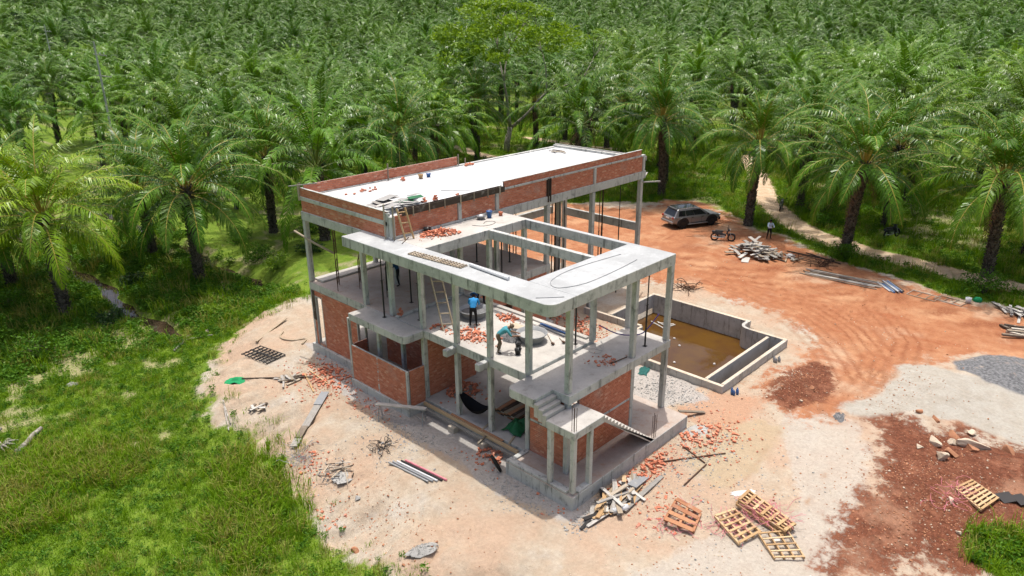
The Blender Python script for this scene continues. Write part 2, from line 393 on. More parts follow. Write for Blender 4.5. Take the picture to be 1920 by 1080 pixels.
TRK = [[(30.7, 16.2), (30.0, 10.9), (28.9, 6.0), (27.4, 1.6), (25.1, -1.6), (22.1, -3.8), (18.7, -4.7), (14.6, -4.4)], [(34.1, 16.8), (33.1, 9.4), (31.7, 3.8), (30.0, -1.2), (25.6, -4.5), (21.7, -5.4), (18.2, -5.2), (15.1, -5.0)], [(26.0, 10.0), (27.1, 6.4), (24.5, 1.5), (21.9, -1.5), (18.1, -4.1), (14.6, -4.4)], [(32.5, -1.8), (31.8, -5.2), (31.2, -8.2), (30.3, -9.5)]]
RUT = [[(12.7, -3.1), (8.8, -3.6), (6.5, -4.0)], [(12.6, -5.9), (8.5, -6.3), (4.8, -6.6)]]
PALE = [(14.7, -3.8), (14.3, -5.5), (11.9, -7.2), (8.8, -7.9), (5.8, -8.2), (3.2, -8.4), (0, -12), (-6, -8), (-3, -3.5), (1.7, -4.6), (4.4, -6.6), (7.3, -5.9), (9.9, -4.1), (12.3, -2.7)]
DRYG = [(9.2, -0.8), (11.7, -2.0), (11.6, -3.3), (7.8, -4.3), (5.1, -4.0), (4.7, -3.1), (6.2, -1.4)]
APRON = [(9.5, 1.2), (12.3, .6), (13.3, -1.7), (10.9, -2.0), (8.8, -1.0)]
z_trk = 0*gx
for ln_ in TRK:
    d_ = pdist(ln_, gx+fbm(gx, gy, .6, 71)*.25, gy+fbm(gx, gy, .6, 72)*.25)
    z_trk = np.maximum(z_trk, ssn(.1, .8, np.cos(d_*2*np.pi/.62))*ssn(2.0, .6, d_)*(.85+1.6*fbm(gx, gy, .4, 73)))
for ln_ in RUT: z_trk = np.maximum(z_trk, .8*ssn(.17, .05, pdist(ln_, gx, gy+fbm(gx, gy, .8, 74)*.3))*ssn(-.05, .12, fbm(gx, gy, .9, 75)))
z_trk = np.clip(z_trk, 0, 1)
wob = fbm(gx, gy, .5, 11)*2.4+fbm(gx, gy, 2.2, 12)*.7
def zone(d, soft=.5, w=1.0): return ssn(-soft, soft, d+wob*w)
outside = ssn(-1.2, 1.2, -sdf(CLEAR, gx, gy)+wob*1.5)
z_grassL = zone(sdf(SANDL, gx, gy)+fbm(gx, gy, 1.8, 83)*1.1, 1.3, .6)
z_red = zone(sdf(RED, gx, gy), 2.6, 1.1); z_dark = np.maximum(zone(sdf(DARK, gx, gy), 2.2, 1.0), zone(sdf(DARK2, gx, gy), .9, .6))
z_white = zone(sdf(WHITE, gx, gy), .8, .6); z_grav = zone(sdf(GRAV, gx, gy), .6, .35)
z_path = np.maximum.reduce([zone(1.35-pdist(PATH, gx, gy), .6, .5), zone(1.0-pdist(PATH2, gx, gy), .5, .4), zone(.8-pdist(PATH3, gx, gy), .5, .4)])
z_strip = zone(sdf(GRSTRIP, gx, gy), .4, .4)
z_cem = np.maximum(zone(sdf(GREYPAD, gx, gy), .5, .45), zone(sdf(CEMENTR, gx, gy), .6, .8))
z_br = zone(1.5-np.hypot(gx-8.6, gy+13.2), .4, .4)
green = np.maximum.reduce([z_grassL, outside*(1-z_red), z_strip, z_br])
bare = ssn(.15, .27, fbm(gx, gy, .22, 21)+fbm(gx, gy, .9, 22)*.6-.3*ssn(21, 13, gy)*ssn(5, -2, gx))       # thin, dry spots in the grass
for nm, (a, b, c, d) in {'zoneC': (z_trk, zone(sdf(PALE, gx, gy), .9, .6), zone(sdf(DRYG, gx, gy), 1.0, .6), zone(sdf(APRON, gx, gy), 1.0, .6)), 'zoneA': (z_red, z_dark, z_white, z_grav), 'zoneB': (z_path*(1-z_grassL), green, z_cem, bare)}.items():
    at = gm.attributes.new(nm, 'FLOAT_COLOR', 'POINT')
    at.data.foreach_set('color', np.stack([a, b, c, d], -1).astype(np.float32).ravel())

def groundmat():
    t = NT('site_soil'); p = t.pos()
    A = t.n('ShaderNodeAttribute', attribute_name='zoneA'); B = t.n('ShaderNodeAttribute', attribute_name='zoneB')
    C_ = t.n('ShaderNodeAttribute', attribute_name='zoneC'); sc_ = t.n('ShaderNodeSeparateColor'); t.l(C_.outputs['Color'], sc_.inputs[0])
    sa = t.n('ShaderNodeSeparateColor'); t.l(A.outputs['Color'], sa.inputs[0])
    sb = t.n('ShaderNodeSeparateColor'); t.l(B.outputs['Color'], sb.inputs[0])
    n0 = t.noise(p, .28, 6, .6); n1 = t.noise(p, 1.3, 7, .62); n2 = t.noise(p, 6.5, 6, .65); n3 = t.noise(p, 30, 4, .6)
    def edge(w, amp=.9):
        return t.rng(t.math('ADD', w, t.math('MULTIPLY', t.math('ADD', t.math('SUBTRACT', n1, .5), t.math('MULTIPLY', t.math('SUBTRACT', n2, .5), .6)), amp)), .32, .68)
    sand = t.mix(t.rng(n1, .3, .7), (.425, .36, .28), (.355, .285, .21))
    sand = t.mix(t.math('MULTIPLY', t.rng(n0, .42, .62), .75), sand, (.41, .285, .20))
    sand = t.mix(t.math('MULTIPLY', t.rng(n0, .47, .33), .6), sand, (.43, .405, .36))
    red = t.mix(t.rng(n1, .3, .7), (.385, .178, .09), (.31, .125, .06))
    red = t.mix(t.math('MULTIPLY', t.rng(n0, .5, .68), .75), red, (.47, .27, .15))
    red = t.mix(t.math('MULTIPLY', t.rng(t.noise(p, .16, 5, .6), .54, .68), .7), red, (.47, .335, .225))
    stre = t.noise(t.scale(p, (.9, .22, 1)), 1.2, 5, .6)
    red = t.mix(t.math('MULTIPLY', t.rng(stre, .52, .7), .55), red, (.28, .085, .036))
    dark = t.mix(t.rng(n2, .35, .68), (.105, .036, .019), (.17, .062, .034))
    dark = t.mix(t.math('MULTIPLY', t.rng(n1, .50, .70), .8), dark, (.25, .105, .06))
    dark = t.mix(t.math('MULTIPLY', t.rng(n0, .53, .68), .6), dark, (.34, .19, .12))
    white = t.mix(t.rng(n1, .3, .7), (.38, .36, .315), (.33, .30, .25))
    grav = t.mix(t.rng(n2, .35, .65), (.10, .103, .11), (.19, .193, .197))
    grav = t.mix(t.math('MULTIPLY', t.rng(n1, .58, .72), .6), grav, (.42, .33, .26))
    path = t.mix(t.rng(n1, .3, .7), (.56, .44, .31), (.44, .31, .20))
    gre = t.mix(t.rng(n1, .3, .7), (.10, .18, .014), (.16, .23, .026))
    gre = t.mix(t.math('MULTIPLY', t.rng(n2, .5, .72), .6), gre, (.05, .085, .016))
    gre = t.mix(t.math('MULTIPLY', B.outputs['Alpha'], t.rng(n2, .3, .55)), gre, (.27, .25, .13))
    cem = t.mix(t.rng(n2, .35, .68), (.42, .405, .385), (.27, .255, .24))
    c = t.mix(t.math('MULTIPLY', edge(sc_.outputs[1]), .8), sand, t.mix(n1, (.43, .40, .35), (.375, .325, .27)))
    c = t.mix(t.math('MULTIPLY', edge(sc_.outputs[2]), .55), c, t.mix(n2, (.40, .33, .21), (.34, .26, .16)))
    c = t.mix(t.math('MULTIPLY', edge(C_.outputs['Alpha']), .75), c, (.40, .23, .145))
    c = t.mix(edge(sa.outputs[0], 1.3), c, red)
    c = t.mix(t.math('MULTIPLY', sc_.outputs[0], t.rng(n2, .3, .6)), c, t.mix(sa.outputs[0], (.30, .19, .115), (.22, .075, .034)))
    c = t.mix(edge(sa.outputs[1], 1.4), c, dark)
    c = t.mix(edge(sa.outputs[2], .5), c, white)
    c = t.mix(edge(A.outputs['Alpha'], .5), c, grav)
    c = t.mix(t.math('MULTIPLY', edge(sb.outputs[2], 1.1), .85), c, cem)
    c = t.mix(edge(sb.outputs[1], 1.1), c, gre)
    c = t.mix(edge(sb.outputs[0], 1.0), c, path)
    # grit: pale and dark specks, trodden crust
    c = t.mix(t.math('MULTIPLY', t.rng(n3, .62, .70), .35), c, (.66, .58, .50))
    c = t.mix(t.math('MULTIPLY', t.rng(n3, .38, .30), .45), c, (.10, .065, .045))
    c = t.mix(.5, c, t.mix(n2, (.22, .22, .22), (.78, .78, .78)), 'OVERLAY')
    h = t.math('ADD', t.math('MULTIPLY', n1, .9), t.math('ADD', t.math('MULTIPLY', n2, .5), t.math('MULTIPLY', n3, .16)))
    t.bsdf(c, .95, .15, 0, t.bump(h, .85, .11)); return t.mat
gm.materials.append(groundmat())
ground = link('ground', gm); ground['kind'] = 'structure'; ground['label'] = 'bare sandy and red laterite ground with grassy edges'

def gz(x, y): return float(Hfull(np.array([float(x)]), np.array([float(y)]))[0])

# water
def watermat(name, col, rough, murk):
    t = NT(name); p = t.pos()
    c = t.mix(t.rng(t.noise(p, .5, 4), .35, .65), col, murk)
    t.bsdf(c, rough, .5, 0, t.bump(t.noise(p, 3.0, 3), .06, .02), IOR=1.33); return t.mat
MAT['pool_water'] = watermat('pool_water', (.100, .050, .009), .02, (.078, .036, .011))
MAT['stream_water'] = watermat('stream_water', (.035, .026, .018), .03, (.06, .04, .025))
w = MB()
w.add([(x, y, -.85) for x, y in [(12.6, .45), (21.1, .45), (21.1, 10.15), (12.6, 10.15)]], [(0, 1, 2, 3)])
o = w.build('pool_water', MAT['pool_water']); o['kind'] = 'structure'; o['label'] = 'murky brown rainwater standing in the unfinished pool'
for nm, cx, y0, y1, lb in (('stream', -2.8, 29.2, 70, 'narrow dark stream running between the palms on the left'), ('stream', 5.9, 31.5, 70, 'second dark ditch of water nearer the house')):
    w = MB(); w.add([(cx-1.6, y0, -1.42), (cx+1.6, y0, -1.42), (cx+1.6, y1, -1.42), (cx-1.6, y1, -1.42)], [(0, 1, 2, 3)])
    o = w.build(nm, MAT['stream_water']); o['kind'] = 'structure'; o['label'] = lb
# ------------------------------------------------------------------ the unfinished house
house = thing('unfinished_house', 'unfinished two-storey concrete frame house with red brick infill and flat roofs', 'house', (4, 8, 0), world=True)
CO = MAT['concrete']
def hp(name, mat, *boxes, bevel=.018):
    m = MB()
    for b in boxes: m.bx(*b)
    return m.build(name, mat, house, bevel=bevel)
def rounded(poly_pts, idx, r, n=6):
    """round corner idx of a polygon"""
    out = []
    for i, p in enumerate(poly_pts):
        if i != idx: out.append(p); continue
        a = Vector(poly_pts[i-1]); b = Vector(p); c = Vector(poly_pts[(i+1) % len(poly_pts)])
        u = (a-b).normalized(); v = (c-b).normalized(); ctr = b+(u+v)*r
        for k in range(n+1):
            th = math.pi/2*k/n
            q = ctr-v*r*math.cos(th)-u*r*math.sin(th); out.append((q.x, q.y))
    return out
def slab(name, poly, z0, z1, mat_side, mat_top, bevel=.018):
    m = MB(); m.prism(poly, z0, z1)
    n = len(poly); m.m = [0]*len(m.f); m.m[1] = 1
    return m.build(name, [mat_side, mat_top], house, bevel=bevel)

# plinths and ground floor
slab('plinth', [(0, 0), (8.47, 0), (8.47, 3.64), (0, 3.64)], -.5, .61, CO, MAT['floor_red'])
hp('kerb', CO, (.02, .34, .36, 3.62, .612, .72))
hp('kerb', CO, (.36, 1.25, .02, .30, .612, .70))
hp('kerb', CO, (.36, 1.2, 3.38, 3.62, .612, .69))
slab('ground_floor_slab', [(1.22, 3.66), (8.47, 3.66), (8.47, 12.0), (1.22, 12.0)], -.35, .56, CO, MAT['floor'])
slab('ground_floor_slab', [(1.3, 12.02), (12.9, 12.02), (12.9, 20.3), (1.3, 20.3)], -.6, .54, CO, MAT['floor'])
hp('foundation_skirt', CO, (.10, .40, 10.22, 15.02, -.7, .44))
hp('foundation_skirt', CO, (.41, 1.2, 10.22, 10.55, -.7, .44))
hp('foundation_skirt', CO, (1.10, 1.285, 15.05, 20.35, -.8, .46))

# columns
S = .115
def column(x, y, z0, z1, s=S, mat=CO):
    return hp('column', mat, (x-s, x+s, y-s, y+s, z0, z1), bevel=.012)
LOW, UPP = 3.84, 7.76
for y in (3.58, 5.84, 7.99, 10.37):
    column(1.38, y, .563, LOW); column(1.38, y, 4.262, UPP)
for y in (12.72, 14.92): column(1.38, y, 4.262, UPP)
column(1.38, 1.47, .612, 3.73); column(1.38, 1.47, 4.122, UPP)
for y, zb in ((1.47, 4.122), (3.65, 4.262)):
    column(5.76, y, .612, 3.73); column(5.76, y, zb, UPP)
column(8.36, 1.40, .612, 3.73, .12); column(8.36, 1.40, 4.122, UPP, .12)
column(8.34, 3.50, .612, 3.73); column(8.34, 3.50, 4.122, UPP)
column(5.76, 10.28, .563, UPP); column(8.34, 10.28, .563, UPP)
column(5.76, 7.0, .563, 3.80); column(8.34, 7.0, .563, 2.4)
column(1.40, 20.12, 4.29, 7.78, .125); column(1.40, 20.12, .1, 3.82, .125)
for x in (5.7, 8.4):
    column(x, 12.40, 4.262, 7.86); column(x, 20.0, 4.262, 7.86)
for x in (12.6, 16.9, 22.15):
    column(x, 12.40, -.3, 7.86, .135)
for x in (12.6, 16.9): column(x, 20.0, -.3, 7.86, .135)
column(22.15, 18.95, -.3, 7.86, .135); column(18.2, 16.2, -.3, 7.86, .135)
for x, y in ((4.3, 16.1), (8.4, 16.1)): column(x, y, 4.262, 8.9)

# first-storey floor and balconies
slab('floor_slab', [(1.25, 3.62), (5.86, 3.62), (5.86, 12.18), (1.25, 12.18)], 3.84, 4.26, CO, MAT['floor'])
slab('floor_slab', [(1.25, 12.2), (12.75, 12.2), (12.75, 20.25), (1.25, 20.25)], 3.80, 4.255, CO, MAT['floor_red'])
hp('kerb', MAT['floor'], (5.60, 5.85, 3.9, 12.1, 4.262, 4.35))
hp('kerb', MAT['floor'], (1.6, 12.7, 19.35, 20.22, 4.258, 4.37))
hp('step_edge', CO, (1.30, 5.8, 12.20, 12.42, 4.262, 4.36))
slab('balcony_slab', rounded([(.05, 2.09), (1.17, 2.09), (1.17, 1.22), (8.50, 1.22), (8.50, 3.60), (.05, 3.60)], 5, .3), 3.73, 4.12, CO, MAT['floor'])
slab('balcony_slab', rounded([(.05, 10.2), (1.24, 10.2), (1.24, 14.66), (.05, 14.66)], 0, .3), 3.86, 4.24, CO, MAT['floor'])
for y in (8.05, 5.95): hp('cantilever_stub', CO, (.66, 1.24, y-.14, y+.14, 3.78, 4.10))
# tie beams of the open bay
hp('tie_beam', CO, (22.03, 22.27, 12.55, 18.82, 4.26, 4.82))
hp('tie_beam', CO, (17.05, 22.0, 19.9, 20.12, 4.2, 4.75)); hp('tie_beam', CO, (12.78, 16.75, 19.9, 20.12, 4.2, 4.75))

# front roof: a slab ring round an opening, with a dividing beam
DK = MAT['deck']
slab('roof_slab', rounded([(.06, 1.29), (1.51, 1.29), (1.51, 14.62), (.06, 14.62)], 0, .42), 7.76, 8.26, CO, DK)
slab('roof_slab', [(1.512, 1.29), (8.52, 1.29), (8.52, 3.71), (1.512, 3.71)], 7.76, 8.26, CO, DK)
slab('roof_slab', [(1.512, 10.14), (8.52, 10.14), (8.52, 12.23), (1.512, 12.23)], 7.76, 8.26, CO, MAT['floor'])
hp('roof_beam', CO, (5.62, 5.86, 3.712, 10.138, 7.79, 8.255))
slab('roof_beam', [(8.26, 3.712), (8.52, 3.712), (8.52, 10.138), (8.26, 10.138)], 7.77, 8.257, CO, DK)

# upper roof block
slab('roof_deck', [(1.52, 12.52), (22.3, 12.52), (22.3, 20.02), (1.52, 20.02)], 8.92, 9.1, CO, MAT['deck_white'])
hp('edge_beam', CO, (1.27, 22.5, 12.24, 12.5, 7.88, 8.38))
hp('edge_beam', CO, (1.27, 1.50, 12.502, 20.3, 7.80, 8.28))
hp('edge_beam', CO, (1.502, 22.27, 20.04, 20.3, 7.9, 9.16))
hp('edge_beam', CO, (22.30, 22.52, 12.502, 20.3, 7.9, 9.26))
hp('edge_upstand', MAT['wood_grey'], (22.525, 22.58, 12.3, 20.3, 9.05, 9.34), bevel=0)
PX = (1.42, 5.67, 8.39, 12.6, 16.94, 22.25)
for x in PX:
    if x == 12.6: continue
    hp('pilaster', CO, (x-.11, x+.11, 12.235, 12.47, 8.382, 9.36))
hp('pilaster', MAT['white_stuff'], (12.575, 12.625, 12.26, 12.46, 8.382, 9.36), bevel=0)
for s in (-1, 1): hp('formwork_board', MAT['wood_dark'], (12.6+s*.10-.035, 12.6+s*.10+.035, 12.18, 12.47, 8.05, 9.42), bevel=0)
hp('band_beam', CO, (8.92, 22.36, 12.25, 12.45, 9.362, 9.48))
hp('band_beam', CO, (1.29, 1.47, 12.50, 20.28, 8.885, 9.10))
m = MB(); m.bx(1.95, 8.9, 12.20, 12.235, 9.30, 9.60); m.build('formwork_board', MAT['wood_dark'], house)
m = MB(); m.bx(1.95, 8.9, 12.44, 12.475, 9.30, 9.60); m.build('formwork_board', MAT['wood_dark'], house)
for x in (2.6, 3.6, 4.6, 5.67, 6.6, 7.6, 8.5):
    m = MB(); m.bx(x-.03, x+.03, 12.16, 12.198, 9.2, 9.66); m.build('cleat', MAT['wood'], house)
hp('capping', CO, (8.92, 22.0, 12.29, 12.41, 9.822, 9.84), bevel=0)
hp('capping', CO, (1.31, 1.45, 12.56, 20.2, 9.552, 9.575), bevel=0)
hp('corner_post', CO, (1.29, 1.48, 12.52, 12.74, 8.30, 9.5))
for (x, y, z0, z1) in ((1.2, 12.62, 8.27, 9.95), (1.34, 12.13, 8.27, 9.9), (1.2, 20.2, 8.9, 9.8), (1.4, 20.36, 8.9, 9.8), (7.0, 19.94, 9.1, 10.1), (12.72, 20.1, 9.1, 9.85), (13.4, 20.18, 9.16, 9.5)):
    m = MB(); m.bx(x-.035, x+.035, y-.025, y+.025, z0, z1); m.build('timber_post', MAT['wood'], house)
m = MB(); m.bar((1.0, 20.8, 9.62), (1.75, 19.2, 9.9), .08, .05); m.build('timber_brace', MAT['wood_grey'], house)
m = MB(); m.bar((6.8, 19.9, 9.8), (7.25, 19.9, 9.84), .05, .04); m.build('timber_brace', MAT['wood'], house)
m = MB(); m.bar((22.0, 12.1, 7.7), (23.3, 11.6, 7.62), .12, .08); m.build('timber_brace', MAT['wood_grey'], house)
m = MB(); m.bar((22.5, 12.3, 8.0), (23.2, 12.6, 8.1), .08, .06); m.build('timber_brace', MAT['wood_grey'], house)

# stairs
LZ = 3.5
slab('stair_landing', [(0, 0), (1.90, 0), (1.90, 1.43), (0, 1.43)], 3.16, LZ, CO, MAT['floor'])
for x, y in ((.15, .15), (.13, 1.28), (1.15, .14), (1.10, 1.26)): column(x, y, .722 if x < .3 else .614, 3.158, .10, MAT['concrete'])
for k in range(3): hp('step', MAT['floor'], (.02, 1.165, 1.44+.21*k, 2.085 if k == 2 else 1.65+.21*k, LZ-.32+.1*k, LZ+.155*(k+1)))
flight = MB(); N = 16; run = (5.70-1.905)/N; rise = (LZ-.61)/N; y0, y1 = .03, 1.05
prof = [(1.905, LZ)]
for k in range(N):
    x = 1.905+k*run; zt = LZ-(k+1)*rise
    prof += [(x, zt), (x+run, zt)]
prof = prof[1:]
prof += [(5.70, .612), (5.38, .612), (1.905, 3.16)]
n = len(prof)
flight.add([(x, y0, z) for x, z in prof]+[(x, y1, z) for x, z in prof], [tuple(range(n)), tuple(range(2*n-1, n-1, -1))]+[(i, i+n, (i+1) % n+n, (i+1) % n) for i in range(n)])
flight.build('stair_flight', MAT['floor'], house)
for (x, y, z, h) in ((.14, .14, LZ, 1.05), (5.85, .16, .61, 1.15)):
    for dx, dy in ((-.06, -.06), (.06, -.06), (-.06, .06), (.06, .06)):
        m = MB(); m.tube([(x+dx, y+dy, z), (x+dx*1.1, y+dy, z+h+rnd.uniform(-.1, .1))], .012, 6); m.build('starter_bar', MAT['steel_rust'], house)

# --- brick walls
BR = []
UB = (.198, .092, .078)
def wall(axis, c, a0, a1, z0, z1, th=.10, holes=(), tooth=False):
    zs = sorted({z0, z1, *[h[2] for h in holes], *[h[3] for h in holes]}); As = sorted({a0, a1, *[h[0] for h in holes], *[h[1] for h in holes]})
    core = MB(); t2 = th/2-.010
    inh = lambda a, z: any(h[0] < a < h[1] and h[2] < z < h[3] for h in holes)
    for p, q in zip(As[:-1], As[1:]):
        for r, s in zip(zs[:-1], zs[1:]):
            if inh((p+q)/2, (r+s)/2): continue
            if axis == 'x': core.bx(c-t2, c+t2, p, q, r, s)
            else: core.bx(p, q, c-t2, c+t2, r, s)
    w = core.build('brick_wall', MAT['mortar'], house)
    nz = int((z1-z0)/.09); pz = (z1-z0)/nz
    for k in range(nz):
        zc = z0+(k+.5)*pz; a = a0-(.105 if k % 2 else 0)
        while a < a1-.02:
            p = max(a, a0)+.006; q = min(a+.21, a1)-.006; a += .21
            if q-p < .05: continue
            mid = (p+q)/2
            if inh(mid, zc): continue
            for h in holes:
                if h[2] < zc < h[3]:
                    if p < h[0] < q: q = h[0]
                    if p < h[1] < q: p = h[1]
            if q-p < .04: continue
            BR.append((w, axis, c, (p+q)/2, zc, q-p, th, pz-.017))
    return w
# ground floor
wall('y', 1.42, 1.51, 5.63, .615, 2.10); hp('band_beam', CO, (1.51, 5.63, 1.37, 1.48, 2.102, 2.22)); wall('y', 1.42, 1.51, 5.63, 2.222, 3.72, holes=((1.5, 2.0, 3.35, 3.8),))
wall('x', 1.36, 1.60, 3.45, .615, 2.10); hp('band_beam', CO, (1.31, 1.42, 1.60, 3.45, 2.102, 2.22)); wall('x', 1.36, 1.60, 3.45, 2.222, 3.72)
wall('x', .24, 10.44, 14.86, .445, 2.36)
wall('y', 10.36, .34, 1.25, .445, 2.36)
wall('x', 1.30, 15.06, 19.98, .47, 3.79, holes=((19.1, 19.72, .6, 3.45), (15.1, 15.75, 1.3, 3.35)))
wall('y', 10.37, 1.52, 4.7, .565, 3.83)
wall('x', 2.7, 10.5, 15.2, .545, 3.83)
wall('y', 14.95, .34, 1.24, .445, 2.36)
wall('y', 12.32, 4.75, 12.7, .545, 3.79, holes=((6.2, 7.1, .6, 2.7), (8.7, 9.5, .6, 2.7), (10.3, 11.6, 1.4, 2.7)))
wall('x', 5.76, 3.85, 6.85, .565, 3.80, holes=((4.4, 5.2, .6, 2.6),))
wall('x', 12.66, 12.6, 19.8, .545, 3.79)
hp('window_frame', CO, (1.235, 1.38, 19.06, 19.11, .5, 3.5), (1.235, 1.38, 19.71, 19.76, .5, 3.5), (1.235, 1.38, 19.111, 19.709, 3.44, 3.5), bevel=0)
hp('window_frame', CO, (1.235, 1.38, 15.05, 15.11, 1.25, 3.4), (1.235, 1.38, 15.74, 15.80, 1.25, 3.4), bevel=0)
hp('door_boards', MAT['wood_dark'], (1.22, 1.29, 19.78, 20.05, 2.0, 3.78), bevel=0)
hp('pilaster', CO, (.185, .305, 10.30, 10.43, .445, 2.38)); hp('pilaster', CO, (.17, .31, 14.88, 15.03, .445, 3.855)); hp('pilaster', CO, (.19, .30, 12.62, 12.72, .446, 2.355), bevel=0)
hp('pilaster', CO, (.75, .95, 13.2, 13.38, .445, 3.855)); hp('pilaster', CO, (1.25, 1.45, 11.9, 12.1, .445, 3.855))
hp('capping', CO, (.20, .285, 10.44, 14.86, 2.362, 2.38), bevel=0)
# upper block
for x0, x1 in zip(PX[:-1], PX[1:]): wall('y', 12.36, x0+.14, x1-(.16 if x1 == 12.6 else .13), 8.385, 9.355)
wall('y', 12.36, 8.95, 21.95, 9.485, 9.82)
wall('x', 1.38, 12.76, 20.25, 8.285, 8.88); wall('x', 1.38, 12.62, 20.25, 9.105, 9.55)
wall('y', 20.17, 1.5, 12.65, 9.165, 9.70)
# single bricks: the 300 that show largest, the rest stays joined per wall
def vis(b):
    w, ax, c, a, z, ln, th, hh = b
    p = Vector((c, a, z)) if ax == 'x' else Vector((a, c, z))
    d = (p-Vector(CAM)).length
    if ln < .19 or (ax == 'x' and c in (2.7, 5.76, 12.66)) or (ax == 'y' and c in (10.37, 12.32, 20.17)): d += 100
    if ax == 'x' and c == 1.36: d -= 3
    return d
BR.sort(key=vis)
bm_ = MB(); bm_.box((0, 0, 0), (.198, .1, .078)); brick_me = bm_.mesh('brick', MAT['brick'])
for (w, ax, c, a, z, ln, th, hh) in BR[:300]:
    o = link('brick', brick_me, w)
    x, y = (c, a) if ax == 'x' else (a, c)
    o.location = (x, y, z)
    if ax == 'x': o.rotation_euler.z = math.pi/2
    o.scale = (ln/.198, (th+rnd.uniform(-.004, .006))/.1, hh/.078)
rest = {}
for b in BR[300:]: rest.setdefault(b[0].name, []).append(b)
for wn_, bs in rest.items():
    m = MB()
    for (w, ax, c, a, z, ln, th, hh) in bs:
        t = th+rnd.uniform(-.004, .006)
        m.box((c, a, z) if ax == 'x' else (a, c, z), (t, ln, hh) if ax == 'x' else (ln, t, hh))
    o = m.build('brick_courses', MAT['brick'], bs[0][0]); o['kind'] = 'stuff'

# wall objects sit in world coordinates under the house: children of walls need no offset
# ------------------------------------------------------------------ pool
pool = thing('swimming_pool', 'half-built concrete swimming pool basin with rounded notch and side trough', 'swimming pool', (12.5, .4, 0), world=True)
PW, PR = MAT['poolwall'], MAT['poolwall_raw']
def pw(name, poly, z0, z1, mat=PW, top=None):
    m = MB(); m.prism(poly, z0, z1); m.m = [0]*len(m.f); m.m[1] = 1
    return m.build(name, [mat, top or PR], pool, bevel=.015)
rect = lambda x0, x1, y0, y1: [(x0, y0), (x1, y0), (x1, y1), (x0, y1)]
pw('pool_wall', rect(12.45, 12.67, .36, 7.8), -2.1, .42)
pw('pool_wall', rect(12.672, 19.95, .36, .56), -2.1, .45)
pw('pool_wall', rect(12.672, 19.80, 1.32, 1.5), -2.1, .44, MAT['floor'])  # pale plaster tone, also standing in for light bounced into the trough
arc = [(20.14+.0, 2.6), (20.14, 2.75)]+[(20.5-.36*math.cos(t), 2.85+.36*math.sin(t)) for t in np.linspace(.2, math.pi/2, 6)]+[(21.25, 3.21), (21.25, 3.0)]
arcin = [(21.0, 3.0), (20.5, 3.0)]
pw('pool_wall', rect(19.952, 20.15, .36, 2.70), -2.1, .47)
arcp = [(20.15, 2.702)]+[(20.6-.45*math.cos(t), 2.75+.45*math.sin(t)) for t in np.linspace(0, math.pi/2, 7)]+[(21.05, 3.20), (21.05, 3.40)]+[(20.6-.65*math.cos(t), 2.75+.65*math.sin(t)) for t in np.linspace(math.pi/2, 0, 7)]+[(19.952, 2.702)]
m = MB(); k = len(arcp)//2
h2 = len(arcp)
vsx = [(x, y, -2.1) for x, y in arcp]+[(x, y, .47) for x, y in arcp]
fs = [(i, (i+1) % h2, (i+1) % h2+h2, i+h2) for i in range(h2)]
for i in range(k-1): fs += [(i+h2, i+1+h2, h2-2-i+h2, h2-1-i+h2)]
m.add(vsx, fs); o = m.build('pool_wall', [PW], pool)
pw('pool_wall', rect(21.052, 21.27, 3.19, 10.28), -2.1, .47)
pw('pool_wall', rect(16.3, 21.05, 10.08, 10.28), -2.1, .46)
pw('pool_wall', rect(16.1, 16.298, 7.8, 12.2), -2.1, .42)
pw('pool_wall', rect(12.672, 16.098, 7.62, 7.8), -2.1, .42)
m = MB(); m.bx(12.4, 21.3, .3, 10.3, -2.3, -2.12); m.build('pool_floor', PW, pool)
